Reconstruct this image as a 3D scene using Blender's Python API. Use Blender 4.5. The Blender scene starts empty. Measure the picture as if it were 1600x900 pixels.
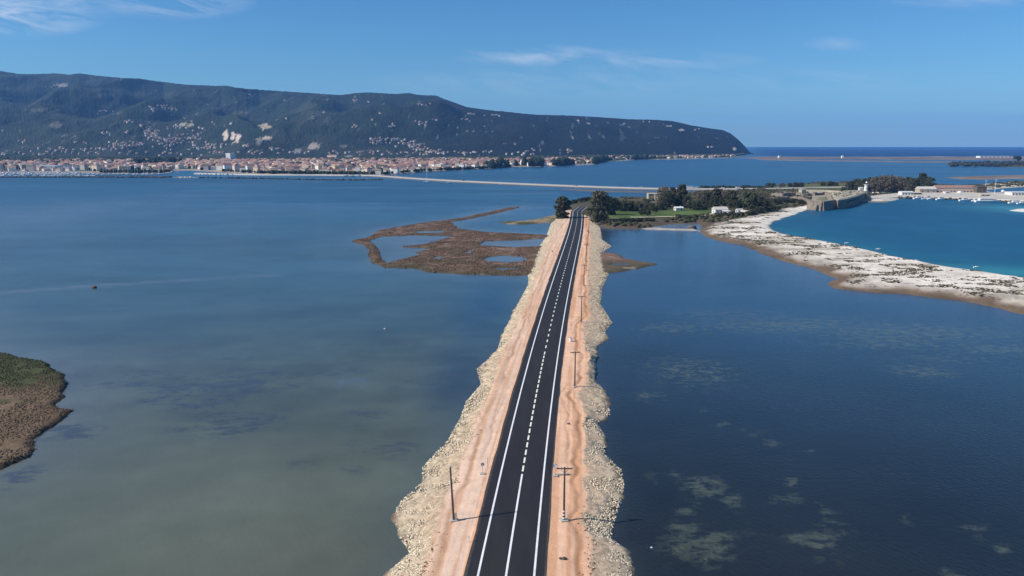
import bpy, math, random
import numpy as np
from mathutils import Vector

# ------------------------------------------------------------------ camera, sky, sun
SC = bpy.context.scene
COL = SC.collection
F = 1120.0                      # focal length in photograph pixels (1600 wide)
H = 55.0                        # drone height above the water
TH = math.atan(224.0 / F)
CT, ST = math.cos(TH), math.sin(TH)

cd = bpy.data.cameras.new('camera'); cam = bpy.data.objects.new('camera', cd); COL.objects.link(cam)
cam.location = (0, 0, H); cam.rotation_euler = (math.pi / 2 - TH, 0, 0)
cd.sensor_width = 36.0; cd.lens = F / 1600 * 36; cd.clip_start = 0.5; cd.clip_end = 80000
SC.camera = cam

SUN_EL = math.radians(40)
SUN_DIR = Vector((-0.972, -0.235, 0)).normalized()      # horizontal direction towards the sun
w = bpy.data.worlds.new('World'); SC.world = w; w.use_nodes = True
nt = w.node_tree; N = nt.nodes; L = nt.links
for n in list(N): N.remove(n)
def nd(tree, t, **k):
    n = tree.nodes.new(t)
    for a, b in k.items(): setattr(n, a, b)
    return n
def mth(tree, op, a, b=None, c=None, clamp=False):
    n = tree.nodes.new('ShaderNodeMath'); n.operation = op; n.use_clamp = clamp
    for i, v in enumerate((a, b, c)):
        if v is None: continue
        if isinstance(v, (int, float)): n.inputs[i].default_value = v
        else: tree.links.new(v, n.inputs[i])
    return n.outputs[0]
out = nd(nt, 'ShaderNodeOutputWorld'); bg = nd(nt, 'ShaderNodeBackground')
sky = nd(nt, 'ShaderNodeTexSky', sky_type='NISHITA')
sky.sun_disc = False; sky.sun_elevation = SUN_EL
sky.sun_rotation = math.atan2(SUN_DIR.x, SUN_DIR.y)
sky.altitude = 50; sky.air_density = 1.0; sky.dust_density = 0.4; sky.ozone_density = 3.0
tc = nd(nt, 'ShaderNodeTexCoord'); sp = nd(nt, 'ShaderNodeSeparateXYZ'); L.new(tc.outputs['Generated'], sp.inputs[0])
zc = mth(nt, 'MAXIMUM', sp.outputs[2], 0.012)           # the sky just under the eye level stays sky
cb = nd(nt, 'ShaderNodeCombineXYZ'); L.new(sp.outputs[0], cb.inputs[0]); L.new(sp.outputs[1], cb.inputs[1]); L.new(zc, cb.inputs[2])
L.new(cb.outputs[0], sky.inputs[0])
# thin cirrus, placed by compass direction (az = x/y, el = z/y)
yy = mth(nt, 'MAXIMUM', sp.outputs[1], 0.05)
az = mth(nt, 'DIVIDE', sp.outputs[0], yy); el = mth(nt, 'DIVIDE', sp.outputs[2], yy)
fr = mth(nt, 'GREATER_THAN', sp.outputs[1], 0.05)
cc = nd(nt, 'ShaderNodeCombineXYZ'); L.new(mth(nt, 'MULTIPLY', az, 5.0), cc.inputs[0])
L.new(mth(nt, 'MULTIPLY', mth(nt, 'ADD', el, mth(nt, 'MULTIPLY', az, 0.12)), 26.0), cc.inputs[1])
nz = nd(nt, 'ShaderNodeTexNoise'); nz.inputs['Scale'].default_value = 1.6; nz.inputs['Detail'].default_value = 8; nz.inputs['Roughness'].default_value = 0.62
nz.inputs['Distortion'].default_value = 0.5
L.new(cc.outputs[0], nz.inputs['Vector'])
def cloud_mask(px, py, rx, ry, s):
    a0 = (px - 800) / F / (CT + (450 - py) / F * ST); e0 = (226 - py) / F
    dx = mth(nt, 'DIVIDE', mth(nt, 'SUBTRACT', az, a0), rx / F)
    dy = mth(nt, 'DIVIDE', mth(nt, 'SUBTRACT', el, e0), ry / F)
    r = mth(nt, 'ADD', mth(nt, 'MULTIPLY', dx, dx), mth(nt, 'MULTIPLY', dy, dy))
    return mth(nt, 'MULTIPLY', mth(nt, 'SUBTRACT', 1.0, mth(nt, 'SQRT', r), clamp=True), s)
tot = None
for m in [(-10, 30, 190, 45, 1.9), (270, 22, 130, 24, 1.2), (840, 96, 130, 18, 1.25), (1010, 103, 190, 20, 0.8),
          (1500, 12, 160, 20, 0.6), (1310, 78, 60, 12, 0.5), (860, 135, 320, 26, 0.45), (1300, 130, 260, 20, 0.35)]:
    v = cloud_mask(*m); tot = v if tot is None else mth(nt, 'MAXIMUM', tot, v)
mr = nd(nt, 'ShaderNodeMapRange'); mr.inputs[1].default_value = 0.42; mr.inputs[2].default_value = 0.8
L.new(nz.outputs[0], mr.inputs[0])
cl = mth(nt, 'MULTIPLY', mth(nt, 'MULTIPLY', mr.outputs[0], tot), fr, clamp=True)
# far haze band low over the horizon: the air itself, part of the sky
mix = nd(nt, 'ShaderNodeMix', data_type='RGBA'); L.new(cl, mix.inputs[0])
hs = nd(nt, 'ShaderNodeHueSaturation'); hs.inputs['Saturation'].default_value = 1.18; hs.inputs['Value'].default_value = 1.0
L.new(sky.outputs[0], hs.inputs['Color'])
tn = nd(nt, 'ShaderNodeMix', data_type='RGBA', blend_type='MULTIPLY'); tn.inputs[0].default_value = 1.0; tn.inputs[7].default_value = (.54, .86, 1.08, 1)
L.new(hs.outputs[0], tn.inputs[6]); L.new(tn.outputs[2], mix.inputs[6]); mix.inputs[7].default_value = (7.6, 8.2, 9.0, 1)
L.new(mix.outputs[2], bg.inputs[0]); bg.inputs[1].default_value = 0.093
L.new(bg.outputs[0], out.inputs[0])

sd = bpy.data.lights.new('sun', 'SUN'); so = bpy.data.objects.new('sun', sd); COL.objects.link(so)
sd.energy = 5.0; sd.angle = math.radians(0.53); sd.color = (1.0, 0.94, 0.84)
ldir = -(SUN_DIR * math.cos(SUN_EL) + Vector((0, 0, math.sin(SUN_EL))))
so.rotation_euler = ldir.to_track_quat('-Z', 'Y').to_euler(); so.location = (-200, -50, 300)
vs = SC.view_settings
vs.view_transform = 'Standard'; vs.look = 'None'; vs.exposure = 0.15; vs.gamma = 1.0; vs.use_curve_mapping = False
SC.cycles.volume_bounces = 1

# ------------------------------------------------------------------ helpers
def pt(px, py, z=0.0):
    """point at height z seen at this place of the survey photograph (used to measure the site plan)"""
    a = (px - 800) / F; b = (py - 450) / F
    t = (z - H) / (-ST - b * CT)
    return (a * t, t * (CT - b * ST))
def proj(X, Y, Z):
    zc_ = Y * CT + (H - Z) * ST
    return 800 + F * X / zc_, 450 + F * ((H - Z) * CT - Y * ST) / zc_
def P(lst, z=0.0): return np.array([pt(x, y, z) for x, y in lst])

def _hash(ix, iy, s):
    n = (ix.astype(np.int64) * 374761393 + iy.astype(np.int64) * 668265263 + s * 1274126177) & 0xffffffff
    n = ((n ^ (n >> 13)) * 1274126177) & 0xffffffff
    return ((n ^ (n >> 16)) & 0xffff) / 65535.0
def vnoise(x, y, s=0):
    x = np.asarray(x, float); y = np.asarray(y, float)
    ix = np.floor(x); iy = np.floor(y); fx = x - ix; fy = y - iy
    fx = fx * fx * (3 - 2 * fx); fy = fy * fy * (3 - 2 * fy)
    a = _hash(ix, iy, s); b = _hash(ix + 1, iy, s); c = _hash(ix, iy + 1, s); d = _hash(ix + 1, iy + 1, s)
    return (a + (b - a) * fx) * (1 - fy) + (c + (d - c) * fx) * fy
def fbm(x, y, o=4, s=0):
    r = 0; a = 0.5; t = 0
    for i in range(o):
        r = r + a * vnoise(x * 2 ** i + 17.3 * i, y * 2 ** i - 9.1 * i, s + i); t += a; a *= 0.5
    return r / t
def sstep(a, b, x):
    t = np.clip((x - a) / (b - a), 0, 1); return t * t * (3 - 2 * t)
def sdf(X, Y, poly):
    """signed distance, positive inside"""
    poly = np.asarray(poly); x = X.ravel(); y = Y.ravel()
    d = np.full(x.shape, 1e18); ins = np.zeros(x.shape, bool)
    for i in range(len(poly)):
        ax, ay = poly[i - 1]; bx, by = poly[i]
        ex, ey = bx - ax, by - ay; l2 = ex * ex + ey * ey + 1e-9
        t = np.clip(((x - ax) * ex + (y - ay) * ey) / l2, 0, 1)
        d = np.minimum(d, (x - ax - t * ex) ** 2 + (y - ay - t * ey) ** 2)
        c = ((ay > y) != (by > y)) & (x < (bx - ax) * (y - ay) / (by - ay + 1e-12) + ax)
        ins ^= c
    d = np.sqrt(d)
    return np.where(ins, d, -d).reshape(X.shape)

def mesh_np(name, V, Fa, mat=None, attrs=None, parent=None, smooth=False, midx=None):
    """V (n,3), Fa (m,k) -> mesh object"""
    V = np.asarray(V, np.float32); Fa = np.asarray(Fa, np.int32)
    me = bpy.data.meshes.new(name); k = Fa.shape[1]
    me.vertices.add(len(V)); me.vertices.foreach_set('co', V.ravel())
    me.loops.add(Fa.size); me.loops.foreach_set('vertex_index', Fa.ravel())
    me.polygons.add(len(Fa)); me.polygons.foreach_set('loop_start', np.arange(0, Fa.size, k, dtype=np.int32))
    me.update(calc_edges=True)
    if smooth: me.polygons.foreach_set('use_smooth', np.ones(len(Fa), bool))
    for n, arr in (attrs or {}).items():
        if arr.ndim == 1:
            a = me.attributes.new(n, 'FLOAT', 'POINT'); a.data.foreach_set('value', arr.astype(np.float32))
        else:
            a = me.attributes.new(n, 'FLOAT_COLOR', 'POINT')
            c = np.ones((len(arr), 4), np.float32); c[:, :3] = arr; a.data.foreach_set('color', c.ravel())
    for m_ in (mat if isinstance(mat, list) else [mat] if mat else []): me.materials.append(m_)
    if midx is not None: me.polygons.foreach_set('material_index', np.asarray(midx, np.int32))
    me.validate()
    o = bpy.data.objects.new(name, me); COL.objects.link(o)
    if parent: o.parent = parent
    return o
def grid_faces(r, c):
    i = np.arange(r * c).reshape(r, c)
    return np.stack([i[:-1, :-1], i[:-1, 1:], i[1:, 1:], i[1:, :-1]], -1).reshape(-1, 4)
def setting(o, kind='structure'): o['kind'] = kind; return o
def tag(o, label, cat, group=None):
    o['label'] = label; o['category'] = cat
    if group: o['group'] = group
    return o
def empty(name, loc, rz=0, sc=(1, 1, 1)):
    o = bpy.data.objects.new(name, None); COL.objects.link(o); o.location = loc; o.rotation_euler = (0, 0, rz); o.scale = sc
    o.empty_display_size = 0.3
    return o
def copy_tree(o, parent=None):
    c = o.copy(); COL.objects.link(c); c.parent = parent
    for k in ('label', 'group'):
        if parent is None and k in c: del c[k]
    for ch in list(o.children): copy_tree(ch, c)
    return c
def ordn(n):
    return f"{n}{'th' if 10 <= n % 100 <= 20 else {1: 'st', 2: 'nd', 3: 'rd'}.get(n % 10, 'th')}"

class MB:
    """collects boxes, tubes and prisms into one mesh"""
    def __init__(s): s.v = []; s.f = []
    def add(s, vs, fs):
        b = len(s.v); s.v += [tuple(p) for p in vs]; s.f += [tuple(i + b for i in f) for f in fs]; return s
    def box(s, c, d, rz=0, taper=1.0, lean=0):
        x, y, z = d[0] / 2, d[1] / 2, d[2] / 2; co, si = math.cos(rz), math.sin(rz); vs = []
        for sz in (-1, 1):
            k = taper if sz > 0 else 1
            for sx, sy in ((-1, -1), (1, -1), (1, 1), (-1, 1)):
                a, b = sx * x * k, sy * y * k
                vs.append((c[0] + a * co - b * si, c[1] + a * si + b * co, c[2] + sz * z))
        return s.add(vs, [(0, 3, 2, 1), (4, 5, 6, 7), (0, 1, 5, 4), (1, 2, 6, 5), (2, 3, 7, 6), (3, 0, 4, 7)])
    def tube(s, p, q, r0, r1=None, n=8):
        r1 = r0 if r1 is None else r1; p = Vector(p); q = Vector(q); d = (q - p).normalized()
        u = d.orthogonal().normalized(); v = d.cross(u); vs = []
        for c, r in ((p, r0), (q, r1)):
            for i in range(n):
                a = 2 * math.pi * i / n; vs.append(c + u * math.cos(a) * r + v * math.sin(a) * r)
        fs = [(i, (i + 1) % n, n + (i + 1) % n, n + i) for i in range(n)] + [tuple(range(n))[::-1], tuple(range(n, 2 * n))]
        return s.add(vs, fs)
    def prism(s, poly, z0, z1, top=None):
        """vertical prism over polygon (ccw); top = optional polygon for the upper ring (batter)"""
        n = len(poly); top = top or poly
        vs = [(x, y, z0) for x, y in poly] + [(x, y, z1) for x, y in top]
        return s.add(vs, [(i, (i + 1) % n, n + (i + 1) % n, n + i) for i in range(n)] + [tuple(range(n))[::-1], tuple(range(n, 2 * n))])
    def gable(s, c, d, h, rz=0, over=0.3):
        """gable roof solid over footprint d at eaves height c[2], ridge along local x"""
        x, y = d[0] / 2 + over, d[1] / 2 + over; co, si = math.cos(rz), math.sin(rz); t = 0.18
        L_ = [(-x, -y, 0), (x, -y, 0), (x, y, 0), (-x, y, 0), (-x, 0, h), (x, 0, h)]
        vs = [(c[0] + a * co - b * si, c[1] + a * si + b * co, c[2] + e) for a, b, e in L_]
        return s.add(vs, [(0, 1, 5, 4), (2, 3, 4, 5), (0, 4, 3), (1, 2, 5), (0, 3, 2, 1)])
    def hip(s, c, d, h, rz=0, over=0.3):
        x, y = d[0] / 2 + over, d[1] / 2 + over; co, si = math.cos(rz), math.sin(rz); k = max(0.0, x - y) 
        L_ = [(-x, -y, 0), (x, -y, 0), (x, y, 0), (-x, y, 0), (-k, 0, h), (k, 0, h)]
        vs = [(c[0] + a * co - b * si, c[1] + a * si + b * co, c[2] + e) for a, b, e in L_]
        return s.add(vs, [(0, 1, 5, 4), (2, 3, 4, 5), (0, 4, 3), (1, 2, 5), (0, 3, 2, 1)])
    def ball(s, c, r, n=10, m=6, half=False):
        vs = []; fs = []
        lo = 0 if half else -math.pi / 2
        for j in range(m + 1):
            e = lo + (math.pi / 2 - lo) * j / m
            for i in range(n):
                a = 2 * math.pi * i / n
                vs.append((c[0] + r[0] * math.cos(e) * math.cos(a), c[1] + r[1] * math.cos(e) * math.sin(a), c[2] + r[2] * math.sin(e)))
        for j in range(m):
            for i in range(n): fs.append((j * n + i, j * n + (i + 1) % n, (j + 1) * n + (i + 1) % n, (j + 1) * n + i))
        return s.add(vs, fs)
    def build(s, name, mat, parent=None, loc=None, smooth=False, bevel=0):
        me = bpy.data.meshes.new(name); me.from_pydata(s.v, [], s.f); me.update()
        if smooth:
            for p in me.polygons: p.use_smooth = True
        if mat: me.materials.append(mat)
        o = bpy.data.objects.new(name, me); COL.objects.link(o)
        if parent: o.parent = parent
        if loc: o.location = loc
        if bevel:
            b = o.modifiers.new('bevel', 'BEVEL'); b.width = bevel; b.segments = 2; b.limit_method = 'ANGLE'
        return o

# ------------------------------------------------------------------ materials
def new_mat(name):
    m = bpy.data.materials.new(name); m.use_nodes = True; t = m.node_tree
    for n in list(t.nodes): t.nodes.remove(n)
    o = nd(t, 'ShaderNodeOutputMaterial'); b = nd(t, 'ShaderNodeBsdfPrincipled'); t.links.new(b.outputs[0], o.inputs[0])
    return m, t, b
def noise(t, scale, detail=4, rough=0.55, vec=None, dist=0):
    n = nd(t, 'ShaderNodeTexNoise'); n.inputs['Scale'].default_value = scale; n.inputs['Detail'].default_value = detail
    n.inputs['Roughness'].default_value = rough; n.inputs['Distortion'].default_value = dist
    if vec is not None: t.links.new(vec, n.inputs['Vector'])
    return n.outputs[0]
def rng(t, v, a, b, c=0.0, d=1.0):
    n = nd(t, 'ShaderNodeMapRange'); t.links.new(v, n.inputs[0])
    for i, q in enumerate((a, b, c, d)): n.inputs[i + 1].default_value = q
    return n.outputs[0]
def mixc(t, f, a, b, mode='MIX'):
    n = nd(t, 'ShaderNodeMix', data_type='RGBA', blend_type=mode)
    if isinstance(f, (int, float)): n.inputs[0].default_value = f
    else: t.links.new(f, n.inputs[0])
    for i, q in ((6, a), (7, b)):
        if isinstance(q, (tuple, list)): n.inputs[i].default_value = (*q[:3], 1)
        else: t.links.new(q, n.inputs[i])
    return n.outputs[2]
def wpos(t, sc=(1, 1, 1)):
    g = nd(t, 'ShaderNodeNewGeometry')
    if sc == (1, 1, 1): return g.outputs['Position']
    m = nd(t, 'ShaderNodeVectorMath', operation='MULTIPLY'); t.links.new(g.outputs['Position'], m.inputs[0]); m.inputs[1].default_value = sc
    return m.outputs[0]
def opos(t): return nd(t, 'ShaderNodeTexCoord').outputs['Object']
def bump(t, b, h, strength=0.3, dist=0.1):
    n = nd(t, 'ShaderNodeBump'); n.inputs['Strength'].default_value = strength; n.inputs['Distance'].default_value = dist
    t.links.new(h, n.inputs['Height']); t.links.new(n.outputs[0], b.inputs['Normal'])
def simple(name, c1, c2=None, scale=1.0, rough=0.8, bs=0.0, bd=0.05, local=False, metal=0, lo=0.35, hi=0.65):
    m, t, b = new_mat(name); c2 = c2 or tuple(q * 0.8 for q in c1)
    v = opos(t) if local else wpos(t)
    n = noise(t, scale, 5, 0.6, v)
    t.links.new(mixc(t, rng(t, n, lo, hi), c1, c2), b.inputs['Base Color'])
    b.inputs['Roughness'].default_value = rough; b.inputs['Metallic'].default_value = metal
    if bs: bump(t, b, noise(t, scale * 4, 3, 0.6, v), bs, bd)
    return m
def terrain_mat(name, specks=None, s1=0.15, s2=2.0, amt=0.45, bd=0.3, bs=0.6):
    """albedo attribute roughened by noise at two sizes; specks=(colour, scale, lo, hi) darker spots, for clumps lying about and for crevice shade painted into rubble"""
    m, t, b = new_mat(name)
    a = nd(t, 'ShaderNodeAttribute', attribute_name='albedo')
    p = wpos(t)
    n1 = noise(t, s1, 5, 0.62, p); n2 = noise(t, s2, 4, 0.65, p)
    g = mth(t, 'MULTIPLY', rng(t, n1, 0.3, 0.7, 1 - amt, 1 + amt), rng(t, n2, 0.3, 0.7, 1 - amt, 1 + amt))
    vm = nd(t, 'ShaderNodeVectorMath', operation='SCALE'); t.links.new(a.outputs['Color'], vm.inputs[0]); t.links.new(g, vm.inputs['Scale'])
    c = vm.outputs[0]
    if specks:
        sc_, lo, hi, colr = specks
        at = nd(t, 'ShaderNodeAttribute', attribute_name='speck')
        f = mth(t, 'MULTIPLY', rng(t, noise(t, sc_, 5, 0.7, p, 0.6), lo, hi), at.outputs['Fac'], clamp=True)
        c = mixc(t, f, c, colr)
    t.links.new(c, b.inputs['Base Color']); b.inputs['Roughness'].default_value = 0.95
    b.inputs['Specular IOR Level'].default_value = 0.15
    bump(t, b, mth(t, 'ADD', mth(t, 'MULTIPLY', n1, 2.0), n2), bs, bd)
    return m
# ------------------------------------------------------------------ site plan (measured outlines)
Z_R = 1.5                                  # level of the causeway top
def xfun(lst, z=0.0):
    q = P(lst, z); q = q[np.argsort(q[:, 1])]
    s = (q[2:5, 0].mean() - q[0, 0]) / (q[2:5, 1].mean() - q[0, 1])
    return q
LW = P([(606,898),(643,864),(628,839),(619,805),(632,781),(664,753),(664,730),(702,688),(721,654),(730,628),(753,601),(747,577),(766,560),(777,550),(787,522),(805,485),(827,444),(826,429),(834,407),(840,391),(854,371),(859,357),(868,338),(886,324),(893,318.5)])
LS = P([(658,900),(688,825),(690,800),(703,771),(725,719),(743,666),(762,617),(781,571),(784,560),(806,510),(827,466),(837,441),(848,413),(856,388),(871,357),(884,341),(894,319)], Z_R)
RS = P([(925,896),(927,847),(913,817),(915,771),(917,711),(913,647),(904,613),(918,598),(921,560),(910,510),(923,494),(920,460),(920,413),(923,372),(920,341),(916,322)], Z_R)
RW = P([(985,896),(980,862),(953,843),(955,824),(970,775),(972,756),(968,734),(944,711),(947,688),(932,662),(951,647),(944,613),(929,594),(930,560),(932,541),(949,529),(943,519),(955,504),(937,475),(940,450),(949,429),(940,394),(954,385),(940,375),(937,357),(928,344),(924,322)])
LL = P([(753,898),(781,737),(800,654),(829.6,560),(855.6,466),(880.6,388),(898,329)], Z_R)
RL = P([(838,898),(842.5,771),(850,692),(872,560),(887,466),(902,388),(912,329)], Z_R)
def fx(pts, tail=None):
    q = pts[np.argsort(pts[:, 1])]
    def f(Y):
        Y = np.asarray(Y, float); r = np.interp(Y, q[:, 1], q[:, 0])
        s0 = (np.interp(140, RL[:, 1], RL[:, 0]) - RL[0, 0]) / (140 - RL[0, 1])
        return np.where(Y < q[0, 1], q[0, 0] + (Y - q[0, 1]) * s0, r)
    return f
fLW, fLS, fRS, fRW = fx(LW), fx(LS), fx(RS), fx(RW)
# road centre line: smoothed through the measured edge lines, then curving right behind the trees
cy = np.concatenate([[-120, 0], np.linspace(90, 640, 12)])
ctr = []
qy = np.linspace(88, 640, 60)
cx = (np.interp(qy, LL[:, 1], LL[:, 0]) + np.interp(qy, RL[:, 1], RL[:, 0])) / 2
cf = np.polyfit(qy, cx, 3)
def cX(Y):
    Y = np.asarray(Y, float)
    return np.where(Y < 88, np.polyval(cf, 88) + (Y - 88) * np.polyval(np.polyder(cf), 88), np.polyval(cf, Y))
road_pts = [(float(cX(y)), float(y)) for y in np.concatenate([np.arange(-150, 80, 10.), np.arange(80, 590, 4.)])]
e = P([(919,318),(935,315.5),(965,313.5),(1010,311.5),(1060,309),(1110,306.5),(1160,304)], Z_R)
tailp = [tuple(q) for q in e]
def catmull(pts, step):
    pts = [np.array(p, float) for p in pts]; o = []
    pts = [2 * pts[0] - pts[1]] + pts + [2 * pts[-1] - pts[-2]]
    for i in range(1, len(pts) - 2):
        a, b, c, d = pts[i - 1:i + 3]; n = max(2, int(np.linalg.norm(c - b) / step))
        for k in range(n):
            t = k / n; o.append(.5 * ((2 * b) + (c - a) * t + (2 * a - 5 * b + 4 * c - d) * t * t + (3 * b - a - 3 * c + d) * t ** 3))
    o.append(pts[-2]); return np.array(o)
RC = np.vstack([np.array(road_pts[:-1]), catmull([road_pts[-1]] + tailp, 4.0)])
tg = np.gradient(RC, axis=0); tg /= np.linalg.norm(tg, axis=1)[:, None]
RN = np.stack([tg[:, 1], -tg[:, 0]], 1)          # to the right of travel
RSL = np.concatenate([[0], np.cumsum(np.linalg.norm(np.diff(RC, axis=0), axis=1))])
HALF = 3.55

MARSH = P([(551,376),(571,372.5),(581,368),(587,361.6),(612,357),(655,349),(693,345),(727,339.7),(759,332.5),(790,325.6),(812,322.4),(813,324.2),(777,333),(740,341),(705,347),(715,357),(759,363),(821,366),(856,368),(872,368),(862,400),(840,430),(821,430.5),(777,430.5),(715,428),(665,424.5),(643,419),(602,419),(580,410),(574,400),(577,393),(568,384),(552,378)])
PONDS = [P([(577,376),(599,369.5),(643,367.5),(712,369),(690,374),(659,382.5),(624,385.8),(659,388),(670,391),(649,394),(656,399),(627,405),(606,410.5),(596,404),(592,389),(583,380)]),
         P([(643,361.6),(695,360.2),(693,364),(659,365.2)]),
         P([(749,383),(756,377),(815,375),(858,372),(851,385),(806,386.8),(771,385.2)]),
         P([(756,405),(765,401),(790,399),(815,401),(825,405),(812,409.5),(790,411),(765,409)]),
         P([(756,419),(815,419),(800,421.5),(784,422)]),
         P([(675,403),(685,401.5),(696,403),(685,405.5)]), P([(725,394.5),(732,392.5),(740,394),(732,396)])]
STRIP = P([(777,347),(821,345),(845,340.5),(868,335),(880,335),(875,346),(850,349),(821,351),(790,350)])
MARSH_R = P([(925,393),(941,394.5),(962,396),(977,404),(996,407.5),(1030,412.5),(1002,419),(977,424),(952,427),(935,427.5),(920,427)])
PEN = P([(-120,520),(-60,535),(0,551),(31,560),(67,566),(84,575.6),(104,595.6),(104,609),(87,633),(113,642),(96,655.6),(67,675.6),(53,691),(47,713),(22,722),(0,733),(-80,745),(-260,800),(-400,760),(-420,560)])
ISLE = P([(905,342),(925,345),(932,352),(950,357),(1000,357.5),(1050,350),(1090,349),(1098,355),(1090,362),(1100,370),(1130,378),(1165,385),(1185,395),(1220,408),(1270,420),(1305,436),(1290,443),(1300,451),(1350,456),(1420,461),(1500,470),(1560,481),(1600,492),(1720,530),(1900,560),(1900,490),(1720,456),(1600,435),(1560,428.5),(1500,420),(1440,409),(1400,401),(1340,387),(1290,377.5),(1240,369),(1208,360),(1201,353),(1213,345),(1240,336),(1262,327.5),(1275,328),(1290,326),(1306,323.5),(1322,322),(1338,318),(1352,314),(1365,314),(1385,316),(1402,312.5),(1404,310),(1440,309),(1500,311),(1560,314),(1600,317),(1760,330),(1760,303),(1600,300.5),(1560,302),(1545,300),(1540,297),(1570,294),(1600,292),(1760,288),(1760,281),(1600,283.5),(1570,285.5),(1530,289),(1495,291.5),(1440,288.5),(1380,287),(1330,285.5),(1290,286),(1240,288.5),(1200,291.5),(1175,297.5),(1100,299.5),(1060,303.5),(1010,308),(960,310.5),(905,314),(893,319),(884,330)])
BAY = P([(1190,352),(1213,344),(1262,327),(1306,323),(1352,314),(1402,309),(1600,315),(1760,328),(2300,360),(2500,600),(1900,492),(1720,458),(1600,437),(1440,411),(1340,389),(1240,371)])
LAGEDGE = P([(1175,243.5),(1250,244.5),(1400,245),(1600,245.5),(2400,246)])
GREEN = P([(940,335),(960,333),(1000,333),(1060,329),(1115,327),(1120,334),(1100,338),(1050,342),(1000,344),(950,344)])
GREEN2 = P([(1180,293),(1240,290),(1330,287.5),(1345,291),(1330,297.5),(1255,298),(1200,299)])
BEACH = P([(1095,372),(1085,362),(1110,355),(1150,346),(1190,338),(1225,329),(1262,324),(1290,329),(1262,331),(1240,338),(1215,347),(1206,352),(1208,360),(1240,369),(1290,377.5),(1340,387),(1400,401),(1440,409),(1500,420),(1560,428.5),(1600,435),(1720,456),(1900,490),(1900,560),(1720,530),(1600,492),(1500,470),(1420,461),(1350,456),(1300,451),(1270,420),(1220,408),(1165,385)])
QUAYA = P([(1345,310),(1400,304),(1460,300),(1540,300),(1760,300),(1760,335),(1600,320),(1402,314),(1365,316),(1350,315)])

# ------------------------------------------------------------------ water
def fan(az0, az1, na, ys):
    A = np.linspace(az0, az1, na); Y = ys[:, None]; X = A[None, :] * (Y + 130) * 1.0
    return X, np.broadcast_to(Y, X.shape)
u = np.linspace(0, 1, 560)
ys = -100 + 140 * (np.exp(u * math.log((17500 + 100) / 140 + 1)) - 1)
X, Y = fan(-1.15, 1.15, 640, ys)
col = np.zeros(X.shape + (3,))
left = X < cX(np.minimum(Y, 600))
def C(*c): return np.array(c)
# body colour of the water by area: silty lagoon left, deeper dark lagoon right, blue far off
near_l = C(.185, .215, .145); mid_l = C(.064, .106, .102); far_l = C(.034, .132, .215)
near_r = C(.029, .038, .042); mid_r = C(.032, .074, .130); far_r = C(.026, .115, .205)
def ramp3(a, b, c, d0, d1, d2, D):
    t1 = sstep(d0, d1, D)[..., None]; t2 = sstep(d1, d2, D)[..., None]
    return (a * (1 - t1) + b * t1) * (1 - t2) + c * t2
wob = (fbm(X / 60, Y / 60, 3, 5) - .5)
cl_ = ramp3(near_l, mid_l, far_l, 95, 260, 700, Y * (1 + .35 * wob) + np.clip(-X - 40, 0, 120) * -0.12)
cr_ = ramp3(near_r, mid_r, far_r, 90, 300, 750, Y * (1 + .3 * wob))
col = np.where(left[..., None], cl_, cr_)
# brownish plume bottom centre-left
pl = np.exp(-(((X + 18) / 22) ** 2 + ((Y - 84) / 14) ** 2))[..., None]; col = col * (1 - pl * .35) + C(.16, .13, .10) * pl * .35
bay = sstep(-6, 6, sdf(X, Y, BAY))[..., None]
bayc = C(.012, .135, .245); bays = C(.03, .27, .33)
bd_ = sdf(X, Y, BAY); sh = np.exp(-np.clip(bd_, 0, 999) / 14)[..., None] * sstep(0.15, .8, fbm(X / 50, Y / 50, 2, 3))[..., None]
bc = bayc * (1 - sh) + bays * sh
cor = np.exp(-(((X - 330) / 70) ** 2 + ((Y - 290) / 40) ** 2))[..., None]; bc = bc * (1 - cor * .8) + bays * cor * .8
col = col * (1 - bay) + bc * bay
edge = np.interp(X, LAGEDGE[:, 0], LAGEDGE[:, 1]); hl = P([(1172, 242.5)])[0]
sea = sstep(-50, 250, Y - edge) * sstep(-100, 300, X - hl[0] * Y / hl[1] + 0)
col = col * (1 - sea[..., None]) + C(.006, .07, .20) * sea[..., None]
# marina basins are turquoise
mb = P([(255,277.5),(262,272),(268,267.5),(305,267.5),(345,273.5),(420,275.5),(520,276.5),(600,277),(600,279.5),(500,280),(400,279),(300,279)])
m_ = sstep(-10, 10, sdf(X, Y, mb))[..., None]; col = col * (1 - .8 * m_) + C(.03, .17, .27) * .8 * m_
# light shallows along the shores
def shallow(poly, wd, c, k):
    global col
    d = np.clip(-sdf(X, Y, poly), 0, 1e4)
    s = (np.exp(-d / wd) * k * (.55 + .9 * fbm(X / 14, Y / 14, 3, 9)))[..., None]; s = np.clip(s, 0, 1)
    col = col * (1 - s) + C(*c) * s
shallow(MARSH, 11, (.22, .27, .29), .75)
shallow(PEN, 8, (.22, .24, .23), .7)
shallow(MARSH_R, 5, (.08, .13, .18), .5)
sp_ = (sdf(X, Y, ISLE) > -60) & (Y < 560)
d = np.clip(-sdf(X, Y, ISLE), 0, 1e4); s = (np.exp(-d / 9) * .5 * (1 - bay[..., 0]) * (Y < 620))[..., None]; col = col * (1 - s) + C(.10, .17, .23) * s
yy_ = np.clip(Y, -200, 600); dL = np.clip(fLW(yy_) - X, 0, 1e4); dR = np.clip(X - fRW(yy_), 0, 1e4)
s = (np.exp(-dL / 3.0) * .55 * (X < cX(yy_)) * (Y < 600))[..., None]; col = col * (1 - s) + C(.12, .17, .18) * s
s = (np.exp(-dR / 1.5) * .5 * (X > cX(yy_)) * (Y < 560))[..., None]; col = col * (1 - s) + C(.07, .09, .10) * s
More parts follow.
